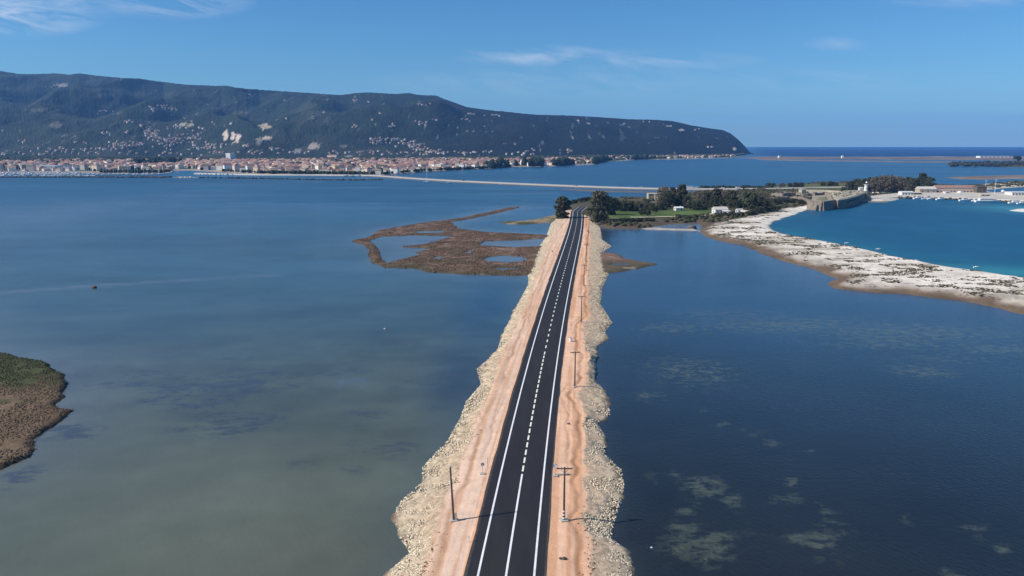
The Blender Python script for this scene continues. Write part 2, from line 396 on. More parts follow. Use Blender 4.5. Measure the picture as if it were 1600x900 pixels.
# ponds pale
for i, p in enumerate(PONDS):
    s = sstep(-2, 3, sdf(X, Y, p))[..., None] * (.55 if i in (0, 2) else .75); col = col * (1 - s) + C(.23, .28, .31) * s
pa = P([(930,352),(1100,346),(1100,361),(1060,360),(930,358)]); s = sstep(-2, 4, sdf(X, Y, pa))[..., None] * .8
col = col * (1 - s) + C(.24, .27, .28) * s
pv = P([(1495,276),(1760,272),(1760,300),(1600,292),(1540,299),(1440,288)])
# bands of calmer, paler water far out
band = fbm(X / 260, Y / 55, 4, 21); k = sstep(350, 900, Y) * (1 - sea) * (1 - bay[..., 0])
col = col * (1 + ((band - .5) * .9 * k)[..., None])
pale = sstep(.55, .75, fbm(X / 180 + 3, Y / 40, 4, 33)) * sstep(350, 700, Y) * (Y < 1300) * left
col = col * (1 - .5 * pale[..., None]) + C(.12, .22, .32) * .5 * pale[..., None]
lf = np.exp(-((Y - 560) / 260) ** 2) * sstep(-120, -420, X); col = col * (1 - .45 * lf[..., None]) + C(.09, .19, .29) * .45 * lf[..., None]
# soft fields: sand patches and weed patches
sand = np.zeros(X.shape); weed = np.zeros(X.shape)
def blob(arr, px, py, rx, ry, k=1.0):
    x0, y0 = pt(px, py); x1, _ = pt(px + rx, py); _, y1 = pt(px, py - ry); _, y2 = pt(px, py + ry)
    a = abs(x1 - x0); b = abs(y1 - y2) / 2
    np.maximum(arr, k * np.exp(-(((X - x0) / a) ** 2 + ((Y - y0) / b) ** 2)), out=arr)
for q in [(1100,762,40,18,1),(1070,838,28,26,1),(1090,858,62,24,1.05),(1120,845,40,18,.9),(1020,747,12,7,.8),(1060,745,16,6,.75),(1215,866,0,0,0),(1270,842,48,9,.95),(1300,818,28,8,.8),(1312,817,18,6,.8),(1240,778,24,5,.85),
          (1236,752,10,4,.7),(1284,790,14,5,.75),(1210,778,10,4,.6),(1142,780,14,5,.7),(1530,832,28,7,.8),(1565,858,12,7,.8),(1420,815,12,5,.7),(1490,896,18,6,.7),(1015,620,20,8,.75),
          (1102,646,10,3,.7),(1130,662,8,3,.6),(1200,690,14,5,.6),(1265,707,12,3,.7),(1180,677,20,5,.5),(1290,868,30,8,.6),(1180,832,20,7,.5),(1075,800,18,9,.55),(1155,800,10,6,.5),(1440,580,46,9,.62),
          (1080,580,70,22,.5),(1230,508,150,12,.6),(1420,520,160,14,.62),(1560,546,80,8,.6),(1400,538,110,8,.55),(1050,512,60,9,.5),(1130,490,120,8,.4),(1480,560,90,8,.4)]:
    if q[2]: blob(sand, q[0], q[1], q[2] * (1.0 if q[4] > .85 else 1.25), q[3] * (1.0 if q[4] > .85 else 1.3), min(1, q[4] * (1.0 if q[4] > .7 else 1.3)))
for q in [(190,600,90,9,.55),(240,583,60,10,.6),(150,630,50,10,.4),(110,675,60,12,1.0),(30,745,30,18,1.0),(330,605,120,26,.8),(360,660,90,26,.75),(300,640,60,16,.6),(440,600,80,14,.55),(240,625,30,6,.8),
          (560,650,60,20,.4),(470,580,160,10,.55),(650,745,9,4,1),(600,700,70,18,.5),(560,730,50,12,.45),(700,600,30,40,.5),(470,725,40,10,.4),(640,600,60,10,.4),(600,890,10,8,1),(350,560,120,8,.45),(680,640,18,14,.5)]:
    blob(weed, *q)
# wind chop: broken water mirrors less of the low sky than the calm lagoon does
chop = .14 + .18 * sstep(300, 900, Y); chop = np.where(bay[..., 0] > .5, .42, chop); chop = chop * (1 - sea) + .6 * sea
def streak(pts, wd, k_, c=(.16, .21, .25)):
    global col
    q = P(pts); d_ = np.full(X.shape, 1e9)
    for a_, b2 in zip(q[:-1], q[1:]):
        e_ = b2 - a_; t_ = np.clip(((X - a_[0]) * e_[0] + (Y - a_[1]) * e_[1]) / (e_ @ e_), 0, 1)
        d_ = np.minimum(d_, np.hypot(X - a_[0] - t_ * e_[0], Y - a_[1] - t_ * e_[1]))
    s_ = (np.exp(-(d_ / wd) ** 2) * k_ * (.4 + 1.1 * fbm(X / 9, Y / 9, 3, 71)))[..., None]; s_ = np.clip(s_, 0, 1); col = col * (1 - s_) + C(*c) * s_
streak([(-200,474),(0,457.5),(110,449),(200,443),(300,437),(430,430.5)], 3.2, .9, (.17, .20, .21))
streak([(525,597),(540,594),(565,594),(578,599),(560,605),(535,604),(525,598)], .7, .8)
streak([(1270,341),(1340,348),(1440,356),(1540,362),(1620,366)], 1.6, .32, (.05, .21, .29))
streak([(1448,312),(1475,322),(1500,328),(1550,332),(1620,334)], 2.5, .35, (.05, .21, .29))
streak([(1508,311),(1508,327)], 1.2, .35, (.05, .21, .29))
def water_tint(px, py, rx_, ry_, c, k_):  # blends a soft patch of water colour into the albedo
    global col
    g_ = np.zeros(X.shape); blob(g_, px, py, rx_, ry_, k_); g_ = (g_ * (.6 + .8 * fbm(X / 25, Y / 14, 4, 61)))[..., None]; col = col * (1 - g_) + C(*c) * g_
water_tint(620, 460, 190, 60, (.095, .150, .135), .6); water_tint(540, 405, 120, 40, (.08, .15, .16), .5); water_tint(330, 780, 330, 110, (.20, .215, .15), .45); water_tint(400, 520, 220, 50, (.095, .13, .12), .3)
water_tint(765, 470, 45, 60, (.03, .09, .17), .6); water_tint(715, 590, 50, 60, (.035, .07, .12), .6); water_tint(30, 340, 160, 40, (.16, .25, .32), .6); water_tint(150, 590, 110, 50, (.19, .21, .17), .5)
water_tint(1585, 426, 90, 9, (.05, .36, .40), .9); water_tint(1480, 414, 90, 5, (.04, .28, .34), .5); water_tint(1610, 328, 70, 7, (.10, .42, .46), .9); water_tint(1420, 330, 120, 12, (.008, .11, .22), .4); water_tint(1250, 415, 60, 25, (.10, .19, .27), .5); water_tint(1400, 540, 300, 60, (.05, .10, .13), .35); water_tint(1130, 470, 180, 50, (.04, .10, .16), .4)
mot_ = fbm(X / 30 + 4, Y / 9, 5, 91); kk_ = left * sstep(560, 330, Y) * sstep(105, 150, Y)
col = col * (1 - (.16 * sstep(.45, .7, mot_) * kk_)[..., None])
col = col * (1 + (.22 * (fbm(X / 7, Y / 2.6, 4, 92) - .5) * left * (Y < 500))[..., None])
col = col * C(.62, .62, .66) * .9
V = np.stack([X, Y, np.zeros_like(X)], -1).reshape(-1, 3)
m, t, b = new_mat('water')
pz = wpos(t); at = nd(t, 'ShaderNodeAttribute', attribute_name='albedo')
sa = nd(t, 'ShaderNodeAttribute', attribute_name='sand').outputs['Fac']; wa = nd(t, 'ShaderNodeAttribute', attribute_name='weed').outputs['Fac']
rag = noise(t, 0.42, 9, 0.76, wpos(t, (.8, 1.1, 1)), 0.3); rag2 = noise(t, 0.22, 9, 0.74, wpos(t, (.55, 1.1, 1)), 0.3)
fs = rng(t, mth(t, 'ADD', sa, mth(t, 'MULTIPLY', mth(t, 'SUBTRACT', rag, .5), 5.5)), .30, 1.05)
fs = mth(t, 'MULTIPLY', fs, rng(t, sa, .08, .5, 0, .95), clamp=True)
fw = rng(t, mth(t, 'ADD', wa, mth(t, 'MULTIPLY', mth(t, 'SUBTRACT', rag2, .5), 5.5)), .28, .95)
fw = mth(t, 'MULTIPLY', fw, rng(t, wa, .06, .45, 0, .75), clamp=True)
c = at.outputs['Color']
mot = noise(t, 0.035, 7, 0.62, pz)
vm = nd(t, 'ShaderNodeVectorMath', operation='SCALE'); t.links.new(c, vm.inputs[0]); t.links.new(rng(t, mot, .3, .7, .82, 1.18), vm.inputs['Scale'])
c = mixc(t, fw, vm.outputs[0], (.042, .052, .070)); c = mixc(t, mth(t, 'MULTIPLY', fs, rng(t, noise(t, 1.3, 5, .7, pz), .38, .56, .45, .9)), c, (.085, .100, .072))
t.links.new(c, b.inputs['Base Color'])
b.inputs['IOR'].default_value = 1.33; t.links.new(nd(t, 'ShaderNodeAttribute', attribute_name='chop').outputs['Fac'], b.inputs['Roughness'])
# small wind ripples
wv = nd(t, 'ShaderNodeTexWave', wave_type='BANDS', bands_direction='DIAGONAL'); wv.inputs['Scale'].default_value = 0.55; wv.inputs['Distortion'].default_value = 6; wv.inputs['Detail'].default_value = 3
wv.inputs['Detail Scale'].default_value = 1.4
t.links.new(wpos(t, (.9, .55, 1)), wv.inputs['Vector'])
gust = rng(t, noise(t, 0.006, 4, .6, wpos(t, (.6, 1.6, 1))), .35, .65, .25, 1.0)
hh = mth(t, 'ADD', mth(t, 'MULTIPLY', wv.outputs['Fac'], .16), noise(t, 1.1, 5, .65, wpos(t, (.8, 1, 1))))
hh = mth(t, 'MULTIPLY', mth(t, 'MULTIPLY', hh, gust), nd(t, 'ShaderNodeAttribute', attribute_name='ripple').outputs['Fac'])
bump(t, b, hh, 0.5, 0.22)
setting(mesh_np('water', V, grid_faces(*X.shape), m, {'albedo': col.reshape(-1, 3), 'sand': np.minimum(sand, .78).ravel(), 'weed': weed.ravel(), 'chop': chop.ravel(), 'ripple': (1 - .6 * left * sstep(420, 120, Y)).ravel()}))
del V

# ------------------------------------------------------------------ causeway embankment
st = np.concatenate([np.arange(-140, 85, 3.), np.arange(85, 200, .45), np.arange(200, 340, .9), np.arange(340, 600, 1.8)])
rows = []; alb = []
SANDC = C(.67, .37, .215); SANDC2 = C(.73, .455, .30); RUT = C(.40, .20, .10); ROCKC = C(.56, .46, .32)
y_ = st
cxr = cX(y_); lw = fLW(y_) + (fbm(y_ / 3.0, y_ * 0, 4, 2) - .5) * 3.2; rw = fRW(y_) + (fbm(y_ / 3.0, y_ * 0 + 9, 4, 4) - .5) * 3.2
ls = np.minimum(fLS(y_) + (fbm(y_ / 4, y_ * 0, 3, 6) - .5) * 1.6, cxr - 6.0); rs = np.maximum(fRS(y_) + (fbm(y_ / 4, y_ * 0, 3, 8) - .5) * 1.6, cxr + 5.8)
lw = np.minimum(lw, ls - 1.2); rw = np.maximum(rw, rs + 1.2)
al = cxr - 5.55; ar = cxr + 4.95
NA, NB, NM = 12, 22, 14
cols_x = []; zone = []
for k in range(-2, 0): cols_x.append(lw + k * 1.2); zone.append(('t', -k))
for k in range(NA): cols_x.append(lw + (ls - lw) * k / NA); zone.append(('lr', k / NA))
for k in range(NB): cols_x.append(ls + (al - ls) * k / NB); zone.append(('ls', k / NB))
for k in range(NM): cols_x.append(al + (ar - al) * k / NM); zone.append(('m', 0))
for k in range(NB): cols_x.append(ar + (rs - ar) * k / NB); zone.append(('rs', 1 - k / NB))
for k in range(NA + 1): cols_x.append(rs + (rw - rs) * k / NA); zone.append(('rr', 1 - k / NA))
for k in range(1, 3): cols_x.append(rw + k * 1.2); zone.append(('t', k))
EX = np.stack(cols_x, 1); EY = np.broadcast_to(y_[:, None], EX.shape); EZ = np.zeros(EX.shape); EA = np.zeros(EX.shape + (3,))
lump = fbm(EX / 1.6, EY / 1.6, 4, 11); fine = fbm(EX / .5, EY / .7, 3, 12)
for j, (z_, q) in enumerate(zone):
    if z_ == 't': EZ[:, j] = -.5 * q; EA[:, j] = ROCKC * .5
    elif z_ in ('lr', 'rr'):
        EZ[:, j] = -.05 + 1.45 * q ** .7 + (lump[:, j] - .5) * 1.3 * min(1, q * 4 + .15) * (1.15 - q)
        k = sstep(.02, .24, q + (lump[:, j] - .5) * .3)[:, None]
        g = (.62 + .75 * fine[:, j])[:, None]
        base = ROCKC * (1 - .35 * q) + SANDC * .35 * q
        EA[:, j] = (C(.15, .11, .075) * (1 - k) + base * k) * g
    elif z_ == 'm': EZ[:, j] = Z_R; EA[:, j] = SANDC
    else:
        x = EX[:, j]; wdt = (al - ls) if z_ == 'ls' else (rs - ar)
        dd = q * wdt                                      # distance from the rock edge
        EZ[:, j] = Z_R - .06 - .1 * np.exp(-dd / .5) + (lump[:, j] - .5) * .12 * (q < .93)
        track = fbm((x - cX(EY[:, j])) / .6, EY[:, j] / 40., 4, 14 if z_ == 'ls' else 15)
        rut = np.exp(-((dd - (.6 + 2.2 * fbm(y_ / 26, y_ * 0, 3, 17))) / .45) ** 2) + .8 * np.exp(-((dd - (2.0 + 2.3 * fbm(y_ / 40, y_ * 0, 3, 18))) / .28) ** 2) * .7 * sstep(.48, .60, fbm(y_ / 24, y_ * 0, 2, 19))
        rut = np.clip(rut * (.1 + 1.3 * fbm(x / 2, EY[:, j] / 7, 4, 20)), 0, 1) * (1.35 if z_ == 'rs' else .8)
        EZ[:, j] -= rut * .14
        tr0 = sstep(.38, .58, track); a = SANDC * .93 * (1 - tr0)[:, None] + SANDC2 * tr0[:, None]
        a = a * (.86 + .28 * fbm(x / 3, EY[:, j] / 9, 4, 22))[:, None]
        if z_ == 'ls': a = a * C(.98, 1.10, 1.22)
        EA[:, j] = a * (1 - .7 * rut[:, None]) + RUT * .7 * rut[:, None]
EV = np.stack([EX, EY, EZ], -1).reshape(-1, 3)
sand_mat = terrain_mat('sand_and_rubble', (1.7, .47, .60, (.13, .10, .07)), s1=.5, s2=5, amt=.10, bd=.08, bs=.8)  # specks paint the shade of crevices between stones into the rubble colour
ES = np.stack([np.full(len(y_), .5 if q_[0] in ('lr', 'rr') else 0.) for q_ in zone], 1)
setting(mesh_np('embankment', EV, grid_faces(*EX.shape), sand_mat, {'albedo': np.clip(EA, 0, 1).reshape(-1, 3), 'speck': ES.ravel()}))

# rubble: far too many stones to count
def ico():
    p = (1 + 5 ** .5) / 2
    v = np.array([(-1, p, 0), (1, p, 0), (-1, -p, 0), (1, -p, 0), (0, -1, p), (0, 1, p), (0, -1, -p), (0, 1, -p), (p, 0, -1), (p, 0, 1), (-p, 0, -1), (-p, 0, 1)], float)
    v /= np.linalg.norm(v[0])
    f = np.array([(0, 11, 5), (0, 5, 1), (0, 1, 7), (0, 7, 10), (0, 10, 11), (1, 5, 9), (5, 11, 4), (11, 10, 2), (10, 7, 6), (7, 1, 8), (3, 9, 4), (3, 4, 2), (3, 2, 6), (3, 6, 8), (3, 8, 9), (4, 9, 5), (2, 4, 11), (6, 2, 10), (8, 6, 7), (9, 8, 1)])
    return v, f
IV, IF = ico()
rs_ = np.random.RandomState(4)
def scatter(name, pos, size, mat, colr, flat=(1, 1, .7), jit=.35, kind='stuff', colvar=.3):
    """merged irregular 12-point lumps"""
    n = len(pos); k = len(IV)
    v = IV[None] * (1 + rs_.uniform(-jit, jit, (n, k, 1)))
    a = rs_.uniform(0, 6.28, n); ca, sa_ = np.cos(a), np.sin(a)
    st_ = rs_.uniform(.75, 1.3, (n, 3)) * np.array(flat); v = v * st_[:, None, :]
    x = v[..., 0] * ca[:, None] - v[..., 1] * sa_[:, None]; y = v[..., 0] * sa_[:, None] + v[..., 1] * ca[:, None]
    v = np.stack([x, y, v[..., 2]], -1) * np.asarray(size)[:, None, None] + np.asarray(pos)[:, None, :]
    f = (IF[None] + (np.arange(n) * k)[:, None, None]).reshape(-1, 3)
    c = np.asarray(colr, float); c = np.broadcast_to(c, (n, 3)) * rs_.uniform(1 - colvar, 1 + colvar, (n, 1))
    o = mesh_np(name, v.reshape(-1, 3), f, mat, {'albedo': np.repeat(c, k, 0)})
    o['kind'] = kind; return o
lump_mat = terrain_mat('lump_albedo', s1=1.5, s2=8, amt=.12, bd=.05, bs=.4)
pos = []; sz = []
for i in range(78000):
    yv = 78 + 520 * rs_.rand() ** 1.9; side = rs_.rand() < .5; q = rs_.rand() ** 1.15
    if side: a, b_ = float(fLW(yv)), float(fLS(yv))
    else: a, b_ = float(fRW(yv)), float(fRS(yv))
    xx = a + (b_ - a) * (q * 1.04 - .06) 
    pos.append((xx, yv, .0 + 1.3 * q ** .7 - .05)); sz.append((.06 + .17 * rs_.rand() ** 3) * .9 * (1 + max(0, yv - 200) / 350))
pos = np.array(pos); g = fbm(pos[:, 0] / 2.2, pos[:, 1] / 2.2, 3, 30); keep = g > .26
pos = pos[keep]; sz = np.array(sz)[keep]
cc_ = np.array([(.60, .50, .36)]) * np.where(rs_.rand(len(pos), 1) < .07, .35, 1.0)
scatter('riprap_stones', pos, sz, lump_mat, cc_, colvar=.35)
cp_, cs_ = [], []
for i in range(2600):
    yv = 80 + 420 * rs_.rand() ** 1.6; b_ = float(fRS(yv)) if rs_.rand() < .7 else float(fLS(yv)); sg = -1 if b_ > float(cX(yv)) else 1
    if fbm(np.array([yv / 6.]), np.array([b_ / 6.]), 3, 131)[0] < .5: continue
    cp_.append((b_ + sg * abs(rs_.normal(0, .9)) - sg * .3, yv, 1.36)); cs_.append(.04 + .16 * rs_.rand() ** 3)
scatter('dirt_clods', np.array(cp_), cs_, lump_mat, [[.34, .19, .115]], (1.3, 1, .6), colvar=.4)

# ------------------------------------------------------------------ road and its markings
def ribbon(name, o1, o2, z, mat, s0=-1e9, s1=1e9, wav=0, kind='structure'):
    k = (RSL >= s0) & (RSL <= s1)
    c = RC[k]; n = RN[k]; j = (fbm(RSL[k] / 2.5, RSL[k] * 0, 3, 40) - .5) * wav; j2 = (fbm(RSL[k] / 2.5, RSL[k] * 0 + 5, 3, 41) - .5) * wav
    a = c + n * (o1 + j)[:, None]; b_ = c + n * (o2 + j2)[:, None]
    V = np.concatenate([np.c_[a, np.full(len(a), z)], np.c_[b_, np.full(len(a), z)]]); m_ = len(a)
    i = np.arange(m_ - 1); Fq = np.stack([i, i + m_, i + m_ + 1, i + 1], -1)
    return setting(mesh_np(name, V, Fq, mat), kind)
m, t, b = new_mat('asphalt'); pz = wpos(t)
n1 = noise(t, .35, 5, .6, wpos(t, (1.6, .22, 1))); n2 = noise(t, 14, 3, .6, pz)
c = mixc(t, rng(t, n1, .3, .7), (.0165, .0155, .0175), (.027, .025, .026)); c = mixc(t, rng(t, n2, .55, .8, 0, .35), c, (.06, .06, .065))
t.links.new(c, b.inputs['Base Color']); b.inputs['Roughness'].default_value = .75; b.inputs['Specular IOR Level'].default_value = .3
bump(t, b, n2, .25, .01); asphalt = m
shoulder = simple('worn_asphalt_edge', (.040, .038, .038), (.085, .07, .058), 1.2, .9, lo=.45, hi=.7)
paint = simple('road_paint', (.80, .80, .78), (.58, .58, .56), .8, .6, lo=.5, hi=.8)
cream = simple('yellowish_road_paint', (.80, .79, .64), (.66, .64, .5), 1.1, .6, lo=.5, hi=.8)
ribbon('road_shoulder', -5.35, 5.0, Z_R + .012, shoulder, wav=.35)
ribbon('road', -4.95, 4.75, Z_R + .04, asphalt, wav=.12)
ribbon('edge_line', -HALF - .14, -HALF + .14, Z_R + .046, paint)
ribbon('edge_line', HALF - .14, HALF + .14, Z_R + .046, paint)
ptb = MB()
def at_s(s):
    return (np.array([np.interp(s, RSL, RC[:, 0]), np.interp(s, RSL, RC[:, 1])]), np.array([np.interp(s, RSL, RN[:, 0]), np.interp(s, RSL, RN[:, 1])]))
def s_of_y(py):
    yv = pt(900, py, Z_R)[1]; return float(np.interp(yv, RC[:150, 1], RSL[:150]))
def dash(s0, s1, mb, wd=.12):
    vs = []
    for s in (s0, s1):
        c_, n_ = at_s(s); vs += [(*(c_ - n_ * wd), Z_R + .048), (*(c_ + n_ * wd), Z_R + .048)]
    mb.add(vs, [(0, 1, 3, 2)])
S0 = s_of_y(741)
s = 0.
while s < S0 - .5: dash(s, min(s + 6, S0), ptb, .14); s += 6
setting(ptb.build('centre_line', paint))
dm = MB(); s = S0 + 1.0; S1 = s_of_y(557)
while s < S1: dash(s, s + 2.2, dm, .15); s += 3.25
while s < RSL[-1] - 8: dash(s, s + 2.6, dm, .15); s += 6.0
setting(dm.build('dashed_centre_line', cream))

# ------------------------------------------------------------------ terrain patches
def terrain(name, polys, holes, res, hmax, wd, mat, color_fn, ymin=None, ymax=None, noise_amp=.5, wob=0, seed=0, margin=6, xr=None):
    allp = np.vstack(polys); x0, y0 = allp.min(0) - margin; x1, y1 = allp.max(0) + margin
    if xr: x0, x1 = max(x0, xr[0]), min(x1, xr[1])
    rx, ry = res if isinstance(res, tuple) else (res, res)
    gx = np.arange(x0, x1 + rx, rx); gy = np.arange(y0, y1 + ry, ry); X, Y = np.meshgrid(gx, gy)
    wx = (fbm(X / (wob * 3 + 1e-6), Y / (wob * 3 + 1e-6), 4, seed + 1) - .5) * wob * 2 if wob else 0
    d = np.max([sdf(X, Y, p) for p in polys], 0) + wx
    for h in holes: d = np.minimum(d, -sdf(X, Y, h) + wx * .5)
    nn = fbm(X / (wd * 2), Y / (wd * 2), 5, seed + 3)
    Z = np.where(d > 0, hmax * sstep(0, wd, d) + (nn - .5) * noise_amp * sstep(0, wd, d) + .06 + .10 * np.clip(d, 0, 1), -.15 + d * .4)
    Z = np.maximum(Z, -1.5)
    A, extra = color_fn(X, Y, d, Z)
    Fq = grid_faces(*X.shape); zz = Z.ravel(); Fq = Fq[(zz[Fq] > -1.0).any(1)]
    used = np.unique(Fq); rem = np.full(X.size, -1); rem[used] = np.arange(len(used))
    V = np.stack([X.ravel(), Y.ravel(), zz], -1)[used]
    at_ = {'albedo': np.clip(A, 0, 1).reshape(-1, 3)[used]}
    for k_, v_ in extra.items(): at_[k_] = v_.ravel()[used]
    o = mesh_np(name, V, rem[Fq], mat, at_, smooth=False); setting(o)
    return X, Y, d, Z
def lerp(a, b, t): t = t[..., None]; return a * (1 - t) + b * t
BROWN = C(.21, .125, .088); BROWN2 = C(.165, .11, .078); OLIVE = C(.075, .070, .035); DARKB = C(.050, .040, .028); GRN = C(.062, .068, .030)
marsh_mat = terrain_mat('saltmarsh', s1=.25, s2=2.5, amt=.28, bd=.25, bs=.8)
def marsh_col(X, Y, d, Z):
    a = lerp(BROWN, BROWN2, sstep(.35, .65, fbm(X / 14, Y / 9, 4, 50)))
    a = lerp(a, OLIVE, sstep(.5, .62, fbm(X / 26, Y / 14, 4, 51)) * .6)
    a = lerp(a, OLIVE, np.exp(-np.clip(d - 1.5, 0, 99) / 4.5) * .85 * (Y < 330)); a = lerp(a, C(.085, .065, .045), np.exp(-np.clip(d, 0, 99) / 2.2) * .8)
    a = lerp(a, C(.30, .27, .22), sstep(.72, .80, fbm(X / 7, Y / 5, 4, 52)) * .6)
    return a, {}
mx = terrain('marsh', [MARSH], PONDS, (1.0, 1.0), .35, 3, marsh_mat, marsh_col, noise_amp=.3, wob=1.8, seed=60)
terrain('marsh', [STRIP], [], 1.5, .4, 4, marsh_mat, lambda X, Y, d, Z: (lerp(C(.26, .20, .12), OLIVE, sstep(.3, .6, fbm(X / 8, Y / 14, 3, 2)) * sstep(40, -10, X - 20)), {}), wob=2, seed=63)
terrain('marsh', [MARSH_R], [P([(958,412),(985,411.5),(980,414),(955,414)])], .8, .35, 3, marsh_mat, marsh_col, noise_amp=.3, wob=1.0, seed=66)
def pen_col(X, Y, d, Z):
    a = lerp(C(.145, .100, .062), C(.165, .115, .078), sstep(.35, .65, fbm(X / 6, Y / 6, 4, 55)))
    gz = np.exp(-(((X + 122) / 40) ** 2 + ((Y - 174) / 20) ** 2) ** 1.0); gz2 = np.exp(-(((X + 116) / 18) ** 2 + ((Y - 147) / 3) ** 2))
    a = lerp(a, GRN, sstep(.55, .8, gz * .9 + fbm(X / 7, Y / 4, 4, 56) * .5)); a = lerp(a, C(.09, .085, .035), sstep(.6, .9, gz2 * .8 + fbm(X / 4, Y / 3, 4, 57) * .4))
    a = lerp(a, DARKB, np.exp(-np.clip(d, 0, 99) / .7) * .9)
    return a, {}
px_ = terrain('marsh', [PEN], [], .5, .55, 1.2, marsh_mat, pen_col, noise_amp=.5, wob=1.4, seed=70, xr=(-240, 0))
# scrub tufts on the near marsh
def tufts(name, src, n, s0, s1, col_, dens=.45, sc=4, ylim=1e9, flat=(1, 1, .6), lift=.1, dmin=.3):
    X, Y, d, Z = src; idx = np.flatnonzero((d.ravel() > dmin) & (Y.ravel() < ylim) & (fbm(X / sc, Y / sc, 3, 77).ravel() > dens))
    idx = rs_.choice(idx, min(n, len(idx)), replace=False); rx_ = abs(X[0, 1] - X[0, 0])
    p = np.stack([X.ravel()[idx] + rs_.uniform(-rx_, rx_, len(idx)) * .5, Y.ravel()[idx] + rs_.uniform(-rx_, rx_, len(idx)) * .5, Z.ravel()[idx] + lift], -1)
    c = np.asarray(col_(p), float) if callable(col_) else col_
    return scatter(name, p, rs_.uniform(s0, s1, len(p)), lump_mat, c, flat)
def pen_tuft(p):
    g = np.exp(-(((p[:, 0] + 122) / 40) ** 2 + ((p[:, 1] - 174) / 20) ** 2)) + (fbm(p[:, 0] / 5, p[:, 1] / 4, 3, 3) - .5)
    return np.where((g > .62)[:, None], [[.058, .066, .030]], [[.15, .105, .070]])
tufts('saltmarsh_scrub', px_, 20000, .06, .19, pen_tuft, .36)
tufts('saltmarsh_scrub', mx, 16000, .15, .42, [[.13, .082, .055]], .42)

beachm = terrain_mat('beach_and_scrub', (.40, .555, .64, (.07, .06, .05)), s1=.12, s2=1.2, amt=.18, bd=.3, bs=.7)
def isle_col(X, Y, d, Z):
    scrub = lerp(C(.088, .075, .045), C(.055, .058, .026), sstep(.35, .65, fbm(X / 30, Y / 40, 4, 80)))
    scrub = lerp(scrub, C(.22, .18, .14), sstep(.58, .72, fbm(X / 18, Y / 22, 4, 81)) * .6)
    g = sstep(-3, 4, sdf(X, Y, GREEN) + (fbm(X / 10, Y / 14, 3, 82) - .5) * 14)
    grass = lerp(C(.105, .150, .040), C(.070, .100, .030), sstep(.4, .65, fbm(X / 12, Y / 30, 3, 83)))
    a = lerp(scrub, grass, g)
    g2 = sstep(-3, 6, sdf(X, Y, GREEN2)); a = lerp(a, C(.10, .11, .045), g2)
    a = lerp(a, C(.105, .078, .052), sstep(16, 6, d) * (X < 200) * (Y < 560) * (1 - g))
    bs = sdf(X, Y, BEACH) + (fbm(X / 12, Y / 16, 4, 84) - .5) * 12
    be = sstep(-2, 3, bs)
    bc = lerp(C(.80, .715, .61), C(.70, .62, .52), sstep(.4, .65, fbm(X / 14, Y / 10, 4, 85)))
    dry = sstep(.50, .62, fbm(X / 26, Y / 16, 4, 86)) * sstep(5, 14, d)
    bc = lerp(bc, C(.30, .26, .17), dry * .55)
    lag = -sdf(X, Y, BAY) ; lagside = sstep(10, 26, lag) * np.exp(-np.clip(d + (fbm(X / 9, Y / 9, 3, 44) - .5) * 7 - 3.0, 0, 99) / 5.0)
    bc = lerp(bc, C(.15, .105, .07), np.clip(lagside * 1.5, 0, 1))
    wet = sstep(30, 12, lag); ns = np.exp(-((d - 3.5) / 2.5) ** 2) * wet; bc = lerp(bc, C(.74, .67, .56), ns)
    ns = np.exp(-np.clip(d, 0, 9) / .8) * wet; bc = lerp(bc, C(.34, .30, .23), ns)
    a = lerp(a, bc, be)
    q = sstep(-2, 3, sdf(X, Y, QUAYA)); a = lerp(a, C(.50, .46, .39), q)
    sp = sstep(0, 3, sdf(X, Y, P([(1495,293),(1530,288),(1570,284),(1760,279),(1760,290),(1600,292.5),(1540,298)]))); a = lerp(a, C(.52, .46, .36), sp)
    frt = sstep(0, 3, sdf(X, Y, P([(1200,303),(1250,299),(1330,299),(1350,304),(1345,318),(1306,323),(1275,327),(1240,318),(1200,312)]))); a = lerp(a, C(.26, .21, .165), frt * .9)
    speck = be * sstep(4, 8, d) * (1 - .9 * np.exp(-((lag - 4) / 6) ** 2)) * (1 - q)
    return a, {'speck': np.clip(speck * .85, 0, 1)}
ISR = terrain('island_ground', [ISLE], [], (1.6, 1.8), 1.5, 10, beachm, isle_col, noise_amp=.8, wob=2.2, seed=90, xr=(40, 760))
def isle_z(x, y):
    X, Y, d, Z = ISR; i = int(np.clip(round((y - Y[0, 0]) / (Y[1, 0] - Y[0, 0])), 0, X.shape[0] - 1)); j = int(np.clip(round((x - X[0, 0]) / (X[0, 1] - X[0, 0])), 0, X.shape[1] - 1))
    return float(max(Z[i, j], 0.0))
# dead seagrass heaps and low shrubs on the beach spit
Xi, Yi, di, Zi = ISR; bsd = sdf(Xi, Yi, BEACH)
msk = (bsd.ravel() > 2) & (di.ravel() > 7) & (fbm(Xi / 8, Yi / 5, 4, 87).ravel() > .57); idx = rs_.choice(np.flatnonzero(msk), 6500)
p = np.stack([Xi.ravel()[idx] + rs_.uniform(-1, 1, len(idx)), Yi.ravel()[idx] + rs_.uniform(-1, 1, len(idx)), Zi.ravel()[idx] + .02], -1)
scatter('beach_scrub', p, rs_.uniform(.15, .5, len(p)) , lump_mat, np.where(rs_.rand(len(p), 1) < .4, [[.04, .033, .025]], [[.10, .085, .05]]), (1.5, .9, .55))
